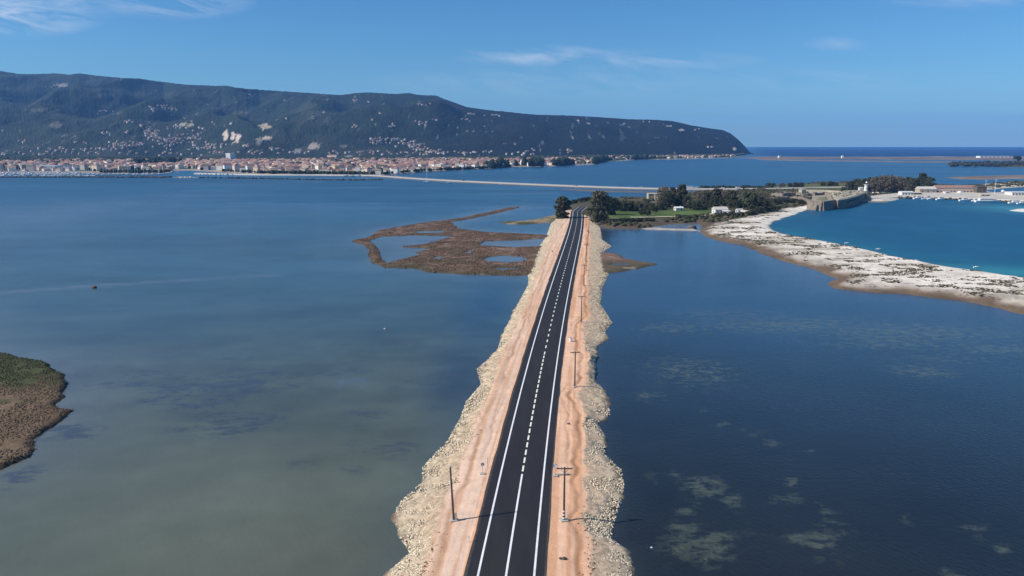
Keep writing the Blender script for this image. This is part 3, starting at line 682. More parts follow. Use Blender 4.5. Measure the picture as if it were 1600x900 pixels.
# low scrub over the rest of the island
gsd = np.maximum.reduce([sdf(Xi, Yi, GREEN), sdf(Xi, Yi, GREEN2), bsd, sdf(Xi, Yi, QUAYA)])
rd = np.abs(Yi - np.interp(Xi, RC[-90:, 0], RC[-90:, 1]))
rdn = np.min([np.hypot(Xi - a, Yi - b_) for a, b_ in RC[150::4]], 0)
msk = (gsd.ravel() < -2) & (di.ravel() > 4) & (rdn.ravel() > 10) & (fbm(Xi / 12, Yi / 16, 4, 88).ravel() > .5) & (Xi.ravel() > 55); idx = rs_.choice(np.flatnonzero(msk), 5200)
p = np.stack([Xi.ravel()[idx] + rs_.uniform(-1, 1, len(idx)), Yi.ravel()[idx] + rs_.uniform(-1, 1, len(idx)), Zi.ravel()[idx] + .3], -1)
scatter('island_scrub', p, rs_.uniform(.5, 1.7, len(p)), lump_mat, np.where(rs_.rand(len(p), 1) < .5, [[.036, .045, .020]], [[.075, .062, .035]]), (1.2, 1.2, .8))
# garden track along the field
tr = catmull([tuple(q) for q in P([(985,340.5),(1040,340),(1090,339),(1104,336.5),(1118,334.5)], 1.5)], 3)
tv = np.gradient(tr, axis=0); tv /= np.linalg.norm(tv, axis=1)[:, None]; tn = np.stack([tv[:, 1], -tv[:, 0]], 1)
z_t = np.array([isle_z(*q) for q in tr]) + .12
V = np.concatenate([np.c_[tr - tn * 1.9, z_t + .42], np.c_[tr + tn * 1.9, z_t + .42]]); i = np.arange(len(tr) - 1); n_ = len(tr)
setting(mesh_np('path', V, np.stack([i, i + n_, i + n_ + 1, i + 1], -1), simple('pale_gravel', (.55, .50, .33), (.62, .56, .4), .6)))

# ------------------------------------------------------------------ far causeway with its old road
FC = catmull([tuple(q) for q in P([(560,274.5),(600,276.5),(640,279.5),(700,283.3),(760,286.3),(850,290.3),(950,294.2),(1030,296.4),(1100,296.9),(1200,296.6),(1235,296.0),(1275,295.0),(1330,294.2)])], 8)
tv = np.gradient(FC, axis=0); tv /= np.linalg.norm(tv, axis=1)[:, None]; fn = np.stack([tv[:, 1], -tv[:, 0]], 1)
prof = [(11, -.6, 'd'), (8.5, .25, 'd'), (7.2, .8, 'r'), (6.2, 1.7, 'c'), (5.4, 1.95, 'c'), (5.3, 1.8, 'c'), (-5.3, 1.8, 'c'), (-5.4, 2.0, 'c'), (-6.0, 1.8, 'c'), (-8, .2, 'r'), (-10, -.6, 'd')]
V = []; A = []; cm = {'d': C(.13, .10, .08), 'r': C(.24, .21, .18), 'c': C(.44, .42, .38)}
for o_, z_, c_ in prof:
    w_ = (fbm(np.arange(len(FC)) / 2.5, np.full(len(FC), o_), 3, 6) - .5) * (4 if c_ == 'd' else 0)
    V.append(np.c_[FC + fn * (o_ + w_)[:, None], np.full(len(FC), z_)]); A.append(np.tile(cm[c_], (len(FC), 1)))
V = np.stack(V, 1); A = np.stack(A, 1)
setting(mesh_np('far_embankment', V.reshape(-1, 3), grid_faces(V.shape[0], V.shape[1]), lump_mat, {'albedo': A.reshape(-1, 3)}))
V = np.stack([np.c_[FC + fn * 3.6, np.full(len(FC), 1.84)], np.c_[FC - fn * 3.6, np.full(len(FC), 1.84)]], 1)
setting(mesh_np('old_road', V.reshape(-1, 3), grid_faces(V.shape[0], 2), simple('weathered_grey_road', (.30, .28, .26), (.36, .33, .3), .2)))

# low marsh bars, outer barrier spit and wooded bar across the lagoon
farm = terrain_mat('far_flats', s1=.02, s2=.2, amt=.2, bd=.5, bs=.5)
def flat_col(c1, c2):
    return lambda X, Y, d, Z: (lerp(C(*c1), C(*c2), sstep(.4, .6, fbm(X / 60, Y / 60, 4, 95))), {})
terrain('sand_bar', [P([(1475,277),(1520,275.5),(1600,273.5),(1760,271),(1760,277),(1600,279.5),(1540,280.5),(1500,280)])], [], (5, 9), .8, 10, farm, flat_col((.17, .125, .10), (.24, .19, .15)), wob=8, seed=100)
terrain('sand_bar', [P([(880,295.8),(940,297.8),(1000,299.2),(1040,300.4),(1000,301),(940,300),(890,297.3)])], [], (3, 5), .5, 6, farm, flat_col((.15, .12, .10), (.3, .27, .22)), wob=7, seed=101)
def bar_col(X, Y, d, Z):
    a = lerp(C(.14, .105, .085), C(.20, .155, .12), sstep(.4, .6, fbm(X / 90, Y / 60, 4, 95)))
    e_ = np.interp(X, LAGEDGE[:, 0], LAGEDGE[:, 1]); k = sstep(-60, 40, Y - e_ + 80 + (fbm(X / 120, Y * 0, 4, 96) - .5) * 380)
    return lerp(a, C(.62, .58, .50), k), {}
terrain('barrier_spit', [P([(1140,247),(1180,245),(1300,245.2),(1400,245.2),(1500,245),(1600,245.2),(2100,246),(2100,251),(1600,251),(1500,250),(1400,249.3),(1300,248.6),(1200,248.6)])], [], (16, 16), 1.6, 60, farm, bar_col, wob=40, seed=102)
terrain('wooded_bar', [P([(1480,257),(1530,255),(1600,253),(2000,251),(2000,262),(1600,261.5),(1560,261),(1540,259.5),(1500,258.5)])], [], (9, 12), 1.5, 20, farm, flat_col((.05, .055, .03), (.09, .08, .05)), wob=16, seed=103)
terrain('sand_bar', [P([(1180,248.5),(1300,250.5),(1480,252.5),(1560,253.5),(1480,254.3),(1300,252.2),(1200,250.5)])], [], (10, 14), .5, 30, farm, flat_col((.17, .13, .11), (.21, .17, .14)), wob=30, seed=104)

terrain('sand_bar', [P([(1578,329),(1592,326.5),(1640,325),(1720,327),(1720,331),(1640,332),(1595,331)])], [], (1.5, 2), .5, 4, farm, flat_col((.70, .66, .58), (.6, .55, .47)), wob=2, seed=125, xr=(0, 900))
# ------------------------------------------------------------------ coastal plain and mountain
SHORE_PX = [(-700,272),(-200,271),(0,270.5),(60,269.5),(130,270.5),(200,271),(262,270),(268,267),(300,266.5),(330,268.5),(400,272),(450,272.6),(500,273),(560,274),(600,274.3),(625,271.5),(660,268.8),(700,266.5),(760,264.2),(800,261),(850,260.5),(900,258.5),(930,257),(945,253),(1000,249.6),(1060,248.8),(1110,247.6),(1140,246.9),(1152,245),(1168,242),(1176,240)]
SH = P(SHORE_PX)
def azp(px, py=240): return (px - 800) / F / (CT - (450 - py) / F * -ST) 
AZC = lambda px: (px - 800) / F / 1.0198
bx = [-800, 0, 200, 400, 550, 700, 850, 950, 1050, 1120, 1150, 1163, 1172, 1180]
bD = [2900, 2900, 2850, 2700, 2650, 2900, 3150, 3350, 3500, 3600, 3650, 3900, 4300, 4500]
rx = [-800, 0, 300, 550, 700, 900, 1050, 1120, 1150, 1172, 1180]
rD = [5600, 5600, 5300, 4900, 4700, 4500, 4500, 4500, 4500, 4600, 4650]
SIL = [(-800,96),(-300,104),(-80,107),(0,110),(20,112),(45,116),(75,116),(100,115),(118,117),(135,115),(165,119),(200,122),(225,123),(260,128),(300,133),(345,134.5),(360,134.5),(390,139),(430,142),(460,144),(500,146.5),(535,149),(560,146),(580,145),(605,146.5),(620,147.5),(640,146),(660,149),(683,150),(700,157),(730,168),(765,173),(790,175),(815,178),(840,180),(880,181),(930,183.5),(980,187),(1020,188),(1050,190),(1080,197),(1105,201),(1128,204),(1140,209),(1152,218),(1162,227),(1172,237),(1178,243)]
cols = np.concatenate([np.linspace(-700, 0, 120, endpoint=False), np.linspace(0, 1178, 760)])
NR = 260; sv = np.linspace(-.06, 1.5, NR)
Db = np.interp(cols, bx, bD); Dr = np.interp(cols, rx, rD)
CXP, S_ = np.meshgrid(cols, sv); MY = Db[None] + S_ * (Dr - Db)[None]; MX = AZC(cols)[None] * MY
T = (226 - np.interp(cols, [q[0] for q in SIL], [q[1] for q in SIL])) / F      # elevation slope wanted at the skyline
b__ = (np.interp(cols, [q[0] for q in SIL], [q[1] for q in SIL]) - 450) / F
T = (-ST - b__ * CT) / (CT - b__ * ST)
Zr = np.maximum(T * Dr + H, 3)
ex = np.interp(cols, [-800, 300, 650, 800, 1000, 1178], [1.15, 1.25, 1.0, .72, .6, .55])
sc_ = np.clip(S_, 0, 1)
prof_ = sc_ ** ex[None] * (1 - .16 * sstep(1.0, 1.5, S_))
warp = 260 * (fbm(MX / 900, MY / 900, 3, 201) - .5)
ridge = 1 - np.abs(2 * fbm((MX + warp) / 760, (MY - warp) / 1500, 4, 202) - 1) * 2.2
ridge2 = 1 - np.abs(2 * fbm((MX + warp) / 210, (MY - warp) / 420, 4, 203) - 1) * 2
env = 4 * sc_ * (1 - sc_ * .82)
Z0 = Zr[None] * (prof_ + env * (.25 * (ridge - .5) + .04 * (ridge2 - .5)))
# steep escarpment feet
Z0 = np.maximum(Z0, 0)
k = np.min(np.where(S_ > .03, (T[None] * MY + H) / np.maximum(Z0, 1), 9), 0); k = np.clip(k, .3, 3)
kk = np.convolve(np.pad(k, 6, mode='edge'), np.ones(13) / 13, 'valid'); k = .7 * k + .3 * np.minimum(k, kk)
Z0 = Z0 * k[None]
crowns = (rs_.rand(*Z0.shape) - .3) * 5.5 * sstep(.02, .1, S_) * np.clip(Zr / 80, 0, 1)[None]
MZ = Z0 + crowns + 2.5 * sstep(-.05, 0, S_) - 2
forest = fbm(MX / 150, MY / 150, 5, 210)
mcol = lerp(C(.014, .024, .016), C(.024, .034, .022), sstep(.3, .7, forest))
mcol = lerp(mcol, C(.050, .054, .040), sstep(.60, .75, fbm(MX / 240 + 5, MY / 420, 5, 211)) * .55 * (S_ < .9))
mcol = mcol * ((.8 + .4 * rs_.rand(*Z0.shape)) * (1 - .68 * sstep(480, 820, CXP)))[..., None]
PXg, PYg = proj(MX, MY, MZ)
def patch(px, py, rx_, ry_, c_, kk=1.0, rag=.6):
    """bare rock, quarry faces and clearings: spots measured on the slope"""
    global mcol
    g = np.exp(-(((PXg - px) / rx_) ** 2 + ((PYg - py) / ry_) ** 2)) * (S_ < 1.02)
    f = sstep(.45, .6, g + (fbm(MX / 16, MZ / 30, 5, 220) - .5) * rag * 2.6); mcol = lerp(mcol, C(*c_), f * kk)
for q in [(352,212,5,11,(.55,.46,.36)),(364,213,5,9,(.6,.5,.4)),(371,214,5,8,(.5,.42,.33)),(414,198,11,4,(.42,.36,.24)),(417,216,9,4,(.4,.35,.26)),(492,230,10,7,(.27,.23,.2)),(464,235,7,4,(.2,.19,.17)),(405,222,6,9,(.16,.16,.14)),
          (292,195,16,3,(.34,.31,.22)),(88,195,10,6,(.12,.1,.09)),(60,172,26,5,(.12,.12,.08)),(10,153,14,3,(.14,.14,.09)),(165,150,14,5,(.13,.13,.09)),(97,133,10,3,(.2,.19,.16)),(848,222,3,5,(.09,.095,.09)),(972,214,4,6,(.035,.045,.04)),(895,195,3,3,(.05,.055,.045)),(1148,233,4,2,(.4,.38,.3)),(1065,203.5,6,1.6,(.5,.48,.42)),(972,195,4,1.2,(.1,.1,.08)),(936,209,3,4,(.035,.045,.04)),(545,244,8,2,(.2,.19,.17)),(538,228,6,2,(.13,.14,.12))]:
    patch(*q)
mount_mat = terrain_mat('wooded_slope', s1=.012, s2=.06, amt=.22, bd=6, bs=.5)
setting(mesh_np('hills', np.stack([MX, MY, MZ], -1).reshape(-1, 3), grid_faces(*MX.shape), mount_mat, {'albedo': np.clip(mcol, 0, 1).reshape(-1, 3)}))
def hill_pt(px, py):
    j = int(np.argmin(np.abs(cols - px))); c = PYg[:, j]
    for i in range(8, NR - 1):
        if (c[i] >= py) and (c[i + 1] < py):
            return MX[i, j], MY[i, j], Z0[i, j] + 1
    return None

hb = [(AZC(c) * (d + 260), d + 260) for c, d in zip([1176, 1150, 1050, 850, 700, 550, 400, 200, 0, -700], np.interp([1176, 1150, 1050, 850, 700, 550, 400, 200, 0, -700], bx, bD))]
PLAIN = np.vstack([SH, np.array(hb)])
def plain_col(X, Y, d, Z):
    a = lerp(C(.055, .062, .030), C(.11, .10, .06), sstep(.4, .65, fbm(X / 70, Y / 110, 4, 230)))
    a = lerp(a, C(.33, .28, .24), sstep(60, 18, d) * (X < 250) * .9)
    a = lerp(a, C(.36, .32, .25), sstep(14, 4, d) * (X > 250))
    return a, {}
terrain('coastal_plain', [PLAIN], [], (14, 16), 2.2, 12, farm, plain_col, noise_amp=.5, seed=240)
def plain_shore(px): return np.interp(px, [q[0] for q in SHORE_PX], SH[:, 1])

# ------------------------------------------------------------------ haze
def haze_box():
    mb_ = MB().box((0, 8000, 349.5), (56000, 19600, 703)); o = mb_.build('haze', None); 
    m = bpy.data.materials.new('haze_air'); m.use_nodes = True; t = m.node_tree
    for n in list(t.nodes): t.nodes.remove(n)
    oo = nd(t, 'ShaderNodeOutputMaterial'); v = nd(t, 'ShaderNodeVolumePrincipled'); t.links.new(v.outputs[0], oo.inputs['Volume'])
    v.inputs['Color'].default_value = (.20, .47, .98, 1); v.inputs['Density'].default_value = 5.6e-5; v.inputs['Anisotropy'].default_value = 0.0
    o.data.materials.append(m); o['kind'] = 'stuff'
haze_box()

# ------------------------------------------------------------------ the town
WALLN = ['white', 'cream', 'pale pink', 'sandy yellow', 'grey', 'peach']
WALLC = [(.86, .84, .80), (.80, .72, .58), (.72, .54, .47), (.72, .61, .40), (.45, .43, .40), (.76, .58, .42)]
ROOFN = ['terracotta', 'dark red', 'brown', 'orange']
ROOFC = [(.36, .21, .165), (.29, .15, .13), (.27, .20, .175), (.46, .29, .21)]
def wall_material(name, c):
    m, t, b = new_mat(name); v = opos(t); s_ = nd(t, 'ShaderNodeSeparateXYZ'); t.links.new(v, s_.inputs[0])
    n = noise(t, 1.3, 4, .6, v)
    t.links.new(mixc(t, rng(t, n, .3, .7), c, tuple(q * .86 for q in c)), b.inputs['Base Color']); b.inputs['Roughness'].default_value = .85; return m
WM = [wall_material(n.replace(' ', '_') + '_render', c) for n, c in zip(WALLN, WALLC)]
RM = [simple(n.replace(' ', '_') + '_tiles', c, tuple(q * .72 for q in c), .6, .9) for n, c in zip(ROOFN, ROOFC)]
GLASS = simple('dark_window_glass', (.02, .028, .035), (.04, .05, .06), 2, .2)
WHITE = simple('white_paint', (.78, .78, .76), (.66, .66, .64), .7, .5)
# unit houses: 12 x 9 m plan, 1 m eaves height scaled by the thing's own size
def wall_mesh(wi):
    mb_ = MB().box((0, 0, 3.0), (12, 9, 8.0)); o = mb_.build('wall', WM[wi]); me = o.data; bpy.data.objects.remove(o); return me
def win_mesh(style):
    mb_ = MB()
    for fl in (0, 1):
        z = 1.9 + fl * 2.9
        for x in ((-4.2, -1.4, 1.4, 4.2) if style == 0 else (-3.6, 0, 3.6)):
            mb_.box((x, -4.53, z), (1.1, .08, 1.5)); 
        for y in (-2.4, 0.6, 2.6): mb_.box((-6.03, y, z), (.08, 1.0, 1.5)).box((6.03, y, z), (.08, 1.0, 1.5))
    o = mb_.build('windows', GLASS); me = o.data; bpy.data.objects.remove(o); return me
def roof_mesh(ri, style):
    mb_ = MB()
    (mb_.gable if style == 0 else mb_.hip)((0, 0, 7.0), (12, 9), 2.4, over=.45)
    o = mb_.build('roof', RM[ri]); me = o.data; bpy.data.objects.remove(o); return me
WMs = [wall_mesh(i) for i in range(6)]; RMs = {(i, s): roof_mesh(i, s) for i in range(4) for s in (0, 1)}; WNs = [win_mesh(s) for s in (0, 1)]
def add_child(name, me, par):
    o = bpy.data.objects.new(name, me); COL.objects.link(o); o.parent = par; return o
rr = random.Random(11)
ROWS = ['front row of the town', 'second row of the town', 'third row of the town', 'fourth row of the town', 'fifth row of the town', 'sixth row of town houses']
taken = []; count = 0
town_individual = []
for row, off in enumerate([24, 52, 84, 120, 158]):
    rowh = []; px = -6.0
    while px < 800 and count < 285:
        D = float(plain_shore(px)) + off + rr.uniform(-5, 5)
        stepm = rr.uniform(13, 19) * (1.0 if px > 330 else 1.55) * (1 if row < 3 else 1.25)
        X_ = AZC(px) * D; gap = rr.random() < (.10 if px > 330 else .32)
        skip = (row == 0 and px > 640 and rr.random() < .4) or (262 < px < 306 and row < 1)
        if not gap and not skip:
            rowh.append((X_, D)); count += 1
        px += stepm * F / D
    for i, (X_, D) in enumerate(rowh):
        wi = rr.choices(range(6), [26, 26, 14, 10, 8, 16])[0]; ri = rr.choices(range(4), [42, 22, 16, 20])[0]; st_i = rr.choice((0, 1))
        s = rr.uniform(.7, 1.45); hz = rr.choice([.6, .75, .9, 1.0, 1.15, 1.4, 1.7]) * rr.uniform(.92, 1.08)
        o = empty('town_house', (X_, D, 2.1), rr.choice([0, 0, math.pi / 2]) + rr.uniform(-.95, .2), (s, rr.uniform(.9, 1.15), hz))
        add_child('wall', WMs[wi], o); add_child('roof', RMs[(ri, st_i)], o)
        rr.choice((0, 1))
        tag(o, f"{WALLN[wi]} {ROOFN[ri]}-roofed house, {ordn(i + 1)} from left in {ROWS[row]}", 'house', 'town houses across the lagoon')
        taken.append((X_, D))
print('individual houses', count)
# everything behind: the rest of the town and the villages on the slopes, one object
def houses_stuff(name, items):
    V, Fq, A = [], [], []
    for (x, y, z, w_, d_, h_, rz, wi, ri) in items:
        co, si = math.cos(rz), math.sin(rz); b0 = len(V) * 1
        def T_(a, b_, c_): return (x + a * co - b_ * si, y + a * si + b_ * co, z + c_)
        wc = WALLC[wi]; rc = ROOFC[ri]; base = len(V)
        if z > 12: wc = tuple(q * .62 for q in wc); rc = tuple(q * .75 for q in rc)      # houses up on the slopes get darker wall and roof colours
        for c_ in (-3, h_):
            for sx, sy in ((-1, -1), (1, -1), (1, 1), (-1, 1)): V.append(T_(sx * w_ / 2, sy * d_ / 2, c_)); A.append(wc)
        Fq += [(base, base + 1, base + 5, base + 4), (base + 1, base + 2, base + 6, base + 5), (base + 2, base + 3, base + 7, base + 6), (base + 3, base, base + 4, base + 7)]
        base = len(V); e = .4
        if ri >= 0:
            for sx, sy in ((-1, -1), (1, -1), (1, 1), (-1, 1)): V.append(T_(sx * (w_ / 2 + e), sy * (d_ / 2 + e), h_)); A.append(rc)
            for sx in (-1, 1): V.append(T_(sx * max(0, w_ - d_) / 2, 0, h_ + 2.2)); A.append(rc)
            Fq += [(base, base + 1, base + 5, base + 4), (base + 2, base + 3, base + 4, base + 5), (base, base + 4, base + 3, base + 3), (base + 1, base + 2, base + 5, base + 5)]
    V = np.array(V); Fq = np.array(Fq); A = np.array(A)
    T3 = []
    for f in Fq:
        T3.append((f[0], f[1], f[2]))
        if f[3] != f[2]: T3.append((f[0], f[2], f[3]))
    o = mesh_np(name, V, np.array(T3), town_mat, {'albedo': A}); setting(o, 'stuff'); return o
town_mat = terrain_mat('town_render_and_tiles', s1=.2, s2=.9, amt=.08, bd=.02, bs=.1)
items = []
def hitem(x, y, z, big=1.0, wh=None):
    wi = rr.choices(range(6), wh or [24, 26, 16, 10, 8, 16])[0]; ri = rr.choices(range(4), [42, 22, 16, 20])[0]
    items.append((x, y, z, rr.uniform(9, 16) * big, rr.uniform(8, 11) * big, rr.uniform(4, 9) * big, rr.uniform(-1.0, .3), wi, ri))
dens_px = [-700, 0, 60, 200, 330, 400, 620, 760, 850, 950, 1100, 1160]
dens_v = [.25, .35, .45, .55, .8, 1.0, 1.0, .75, .42, .25, .2, .12]
deep_px = [-700, 0, 330, 450, 620, 760, 860, 1000, 1150]; deep_v = [800, 850, 1000, 1150, 1150, 900, 700, 500, 250]
n = 0
while n < 2700:
    px = rr.uniform(-60, 1150); d0 = float(plain_shore(px)); off = 185 + rr.random() ** 1.0 * (np.interp(px, deep_px, deep_v) - 180)
    if px > 790: off = 20 + rr.random() * (np.interp(px, deep_px, deep_v))
    D = d0 + off; fall = 1 - .55 * (off / (np.interp(px, deep_px, deep_v) + 1)); X_ = AZC(px) * D
    if rr.random() > np.interp(px, dens_px, dens_v) * fall or vnoise(np.array([X_ / 130]), np.array([D / 130]), 9)[0] < .22: n += .15; continue
    if D > np.interp(px, bx, bD) - 20: n += .2; continue
    hitem(X_, D, 2.0, 1.0); n += 1
def cluster(cx_, cy_, rx_, ry_, n_, wh=[40, 26, 10, 8, 8, 8], big=.8):
    for _ in range(max(1, int(n_ * .8))):
        q = hill_pt(cx_ + rr.gauss(0, rx_ / 2), cy_ + rr.gauss(0, ry_ / 2))
        if q is not None: hitem(q[0], q[1], q[2], big * rr.uniform(.7, 1.15), wh)
for q in [(96,134,7,2,5),(38,221,10,3,7),(38,231,5,1.5,3),(95,232,32,2,16),(150,233,30,2,14),(178,230,14,3,12),(205,224,24,5,44),(240,208,11,12,55),(262,220,24,10,50),(290,198,26,4,18),(292,184,4,2,4),(304,188,3,1.5,3),(245,172,3,1.5,3),(168,172,12,2,9),(252,166,26,4,20),(268,170,16,2,10),
          (202,189,14,1.5,8),(169,210,11,2,8),(198,206,8,1.5,5),(300,215,30,9,34),(320,230,34,6,30),(340,192,14,1.5,6),(365,193,4,1.5,3),(340,228,14,4,14),(384,228,14,4,12),(396,148,2,1,2),(224,197,3,2,3),(318,200,3,2,3),(120,222,22,3,5),(20,205,8,2,2),
          (558,157,5,1,4),(576,158.5,6,1,4),(664,163,11,1.5,9),(738,178,10,1.5,7),(770,180,16,2,9),(722,186,7,2,6),(658,190,12,3,10),(612,195,7,2,7),(582,188,2,2,2),(556,196,7,2,5),(490,180,4,4,3),(510,175,5,1.5,3),(451,186,2,1,2),(596,176,4,1,2),(683,187,2,1,2),(712,200,3,1,2),
          (590,219,16,6,30),(618,217,9,4,14),(640,226,18,6,40),(655,232,14,6,26),(680,238,24,4,28),(727,239,6,3,6),(560,240,10,3,4),(584,239,10,3,6),(585,222,8,4,14),
          (904,188,2,1,2),(920,193,5,1,3),(1005,190,2,.8,2),(1013,190,2,.8,2),(1046,198,8,2,5),(1090,202,8,1,4),(1064,203.5,5,1,5),(1110,230,8,1,3),(1148,233,3,1,3),(973,195,4,2,2),(838,232,6,2,3),(892,236,8,2,6),(430,232,14,3,8),(404,240,10,3,7)]:
    cluster(*q)
for px in range(0, 840, 3):
    if rr.random() < .35:
        q = hill_pt(px, rr.uniform(236, 242))
        if q is not None: hitem(*q, .8)
houses_stuff('distant_houses', items); print('distant houses', len(items))
# large landmark blocks that stand out in the town
def block(name, px, py, wpx, hpx, dep, c_, label, cat, roofc=None, flat=True):
    x, y = pt(px, py); s_ = F / (y * CT + H * ST); w_ = wpx / s_; h_ = hpx / s_
    o = empty(name, (x, y, 1.8), -.5 if name in ('tower_block', 'apartment_building', 'church') else 0)
    body = MB().box((0, 0, h_ / 2 - .5), (w_, dep, h_ + 1)).build('wall', c_, o)
    (MB().box((0, 0, h_ + .15), (w_ + .8, dep + .8, .35)) if flat else MB().gable((0, 0, h_), (w_, dep), h_ * .3)).build('roof', roofc or WHITE, o)
    nfl = max(1, int(h_ / 3.4)); nw = min(8, max(2, int(w_ / 4))); wn = MB().box((0, 0, 0), (w_ / nw * .45, .08, 1.4)).build('window', GLASS, o); wn.location = (-w_ / 2 + .5 * w_ / nw, -dep / 2 - .03, 1.6)
    for f_ in range(nfl):
        for i in range(nw):
            if f_ + i: q_ = copy_tree(wn, o); q_.location = (-w_ / 2 + (i + .5) * w_ / nw, -dep / 2 - .03, 1.6 + f_ * 3.1)
    return tag(o, label, cat)
block('tower_block', 361, 252, 10, 11.5, 22, WM[0], 'tall white block rising above the red roofs of the town', 'building')
block('warehouse', 78, 266, 31, 6.0, 30, WM[0], 'long low building with white flat roof behind the yacht masts', 'warehouse')
block('apartment_building', 246, 266, 10, 7, 15, WM[1], 'cream apartment block, left of the pair beside the marina basin', 'building')
block('apartment_building', 281, 265.6, 7, 7, 14, WM[1], 'cream apartment block right behind the middle of the marina basin', 'building')
block('apartment_building', 688, 265.6, 10, 7.5, 16, WM[1], 'pale cream block on the far shore above the causeway yacht', 'building')
block('waterfront_hall', 566, 269.6, 12, 5.5, 16, WM[1], 'cream waterfront hall with flat roof above the white moored boats', 'building')
block('church', 521, 249, 19, 5, 18, WM[2], 'wide pink building with red roof at the back of the town', 'church', RM[1], False)
block('depot', 813, 259.6, 14, 2.2, 20, WM[0], 'low white depot on the dark headland shore right of the town', 'warehouse')
block('depot', 858, 257.6, 15, 2.2, 20, WM[0], 'long low white shed farther right among shore trees', 'warehouse')
# trees between the houses and along the foot of the hills: reads as one mass
pos = []; 
while len(pos) < 9000:
    px = rr.uniform(-60, 1165); d0 = float(plain_shore(px)); dmax = float(np.interp(px, bx, bD)) + 60; D = d0 + 15 + (dmax - d0 - 15) * rr.random() ** .8
    k_ = .22 + .78 * sstep(300, 1000, D - d0) if px < 780 else .8
    X_ = AZC(px) * D
    if rr.random() < k_ * (.35 + vnoise(np.array([X_ / 90]), np.array([D / 90]), 12)[0]): pos.append((X_, D, 4.0))
pos = np.array(pos)
scatter('town_trees', pos, rs_.uniform(2.5, 6.5, len(pos)), lump_mat, np.where(rs_.rand(len(pos), 1) < .6, [[.030, .042, .020]], [[.055, .060, .028]]), (1, 1, 1.15))
fr_ = []
for _ in range(420):
    q_ = rr.choice([rr.uniform(150, 262), rr.uniform(345, 640), rr.uniform(400, 560), rr.uniform(640, 800)]); D = float(plain_shore(q_)) + rr.uniform(5, 13); fr_.append((AZC(q_) * D, D, 4.0))
scatter('quayside_trees', np.array(fr_), rs_.uniform(1.6, 3.6, len(fr_)), lump_mat, [[.032, .042, .022]], (1.2, 1, 1.1))
dk = []
for px, n_ in ((250, 30), (268, 26), (238, 18), (215, 14), (880, 40), (940, 30), (1000, 30), (835, 26), (780, 20)):
    for _ in range(n_):
        q_ = px + rr.gauss(0, 9); D = float(plain_shore(q_)) + (rr.uniform(450, 620) if px < 300 else rr.uniform(10, 60)); dk.append((AZC(q_) * D, D, 7))
scatter('dark_pine_belt', np.array(dk), rs_.uniform(5, 9, len(dk)), lump_mat, [[.018, .028, .018]], (1, 1, 1.6))
# wooded bar across the lagoon, and bushes at the left of the old causeway end
dk = []
for _ in range(420):
    px, py = rr.uniform(1485, 1700), rr.uniform(253.5, 260.8); 
    if py < 257 - (px - 1500) * .03 + 0: py += 2
    x, y = pt(px, py); dk.append((x, y, 3 + rr.random() * 3))
for _ in range(22):
    x, y = pt(1588 + rr.gauss(0, 3), 254); dk.append((x, y, 6 + rr.random() * 12))
scatter('bar_woodland', np.array(dk), rs_.uniform(2.2, 4.8, len(dk)), lump_mat, [[.030, .032, .024]], (1.6, 1, .8))
dk = []
for _ in range(130):
    px = rr.uniform(1095, 1205); x, y = pt(px, 295.6 + rr.uniform(-.4, .3)); dk.append((x, y, 2.0))
scatter('roadside_shrubs', np.array(dk), rs_.uniform(1.5, 3.0, len(dk)), lump_mat, [[.024, .034, .022]], (1.4, 1, .9))
# long pale beach-front buildings on the outer spit
block('beach_building', 1553, 247.2, 50, 2.6, 26, WM[0], 'long white low building on the outer sand spit at right', 'building')
for px, t_ in ((1217, 'left'), (1316, 'right')):
    block('windmill_stump', px, 247.6, 2.6, 3.6, 9, WM[0], f'small white mill tower on the outer spit, {t_} one of the pair', 'tower')

# ------------------------------------------------------------------ marina
HULL = simple('white_gelcoat', (.80, .80, .79), (.70, .71, .72), .5, .3); BLUEC = simple('blue_canvas', (.03, .08, .20), (.05, .11, .26), 1, .7)
ALU = simple('mast_aluminium', (.80, .81, .82), (.7, .7, .72), 1, .45); DECK = simple('teak_deck', (.30, .21, .13), (.38, .27, .17), 3, .7)
def hull(mb_, Ln, Bm, Fb, z0=-.3, sheer=.3):
    n = 9; L_, R_ = [], []; vs = []
    for i in range(n):
        t_ = i / (n - 1); x = -Ln / 2 + Ln * t_; wd = Bm / 2 * (1 - max(0, (t_ - .45) / .55) ** 2.2) * (.82 + .18 * min(1, t_ * 3))
        z = Fb + sheer * t_ ** 2
        vs += [(x, -wd, z), (x, -wd * .72, z0), (x, wd * .72, z0), (x, wd, z)]
    fs = []
    for i in range(n - 1):
        a = i * 4; b_ = a + 4
        fs += [(a, a + 1, b_ + 1, b_), (a + 1, a + 2, b_ + 2, b_ + 1), (a + 2, a + 3, b_ + 3, b_ + 2), (a + 3, a, b_, b_ + 3)]
    fs += [(0, 3, 2, 1), (4 * n - 4, 4 * n - 3, 4 * n - 2, 4 * n - 1)]
    return mb_.add(vs, fs)
def make_yacht(canvas):
    r = empty('sailing_yacht', (0, 0, 0))
    hull(MB(), 12, 3.7, 1.1).build('hull', HULL, r)
    MB().box((.8, 0, 1.55), (5, 2.1, .65), taper=.8).build('cabin', HULL, r)
    MB().tube((1.2, 0, 1.2), (1.2, 0, 19), .22, .14, 6).tube((1.15, -1.1, 8.2), (1.15, 1.1, 8.2), .05).build('mast', ALU, r)
    MB().tube((1.1, 0, 2.9), (-4.0, 0, 2.9), .24, .2, 6).build('boom', canvas, r)
    return r
def make_motor():
    r = empty('motor_boat', (0, 0, 0))
    hull(MB(), 10, 3.3, 1.2, sheer=.5).build('hull', HULL, r)
    MB().box((.2, 0, 2.0), (4.6, 2.4, 1.5), taper=.78).build('cabin', HULL, r)
    MB().box((.2, 0, 2.15), (4.3, 2.32, .5), taper=.94).build('windscreen', GLASS, r)
    return r
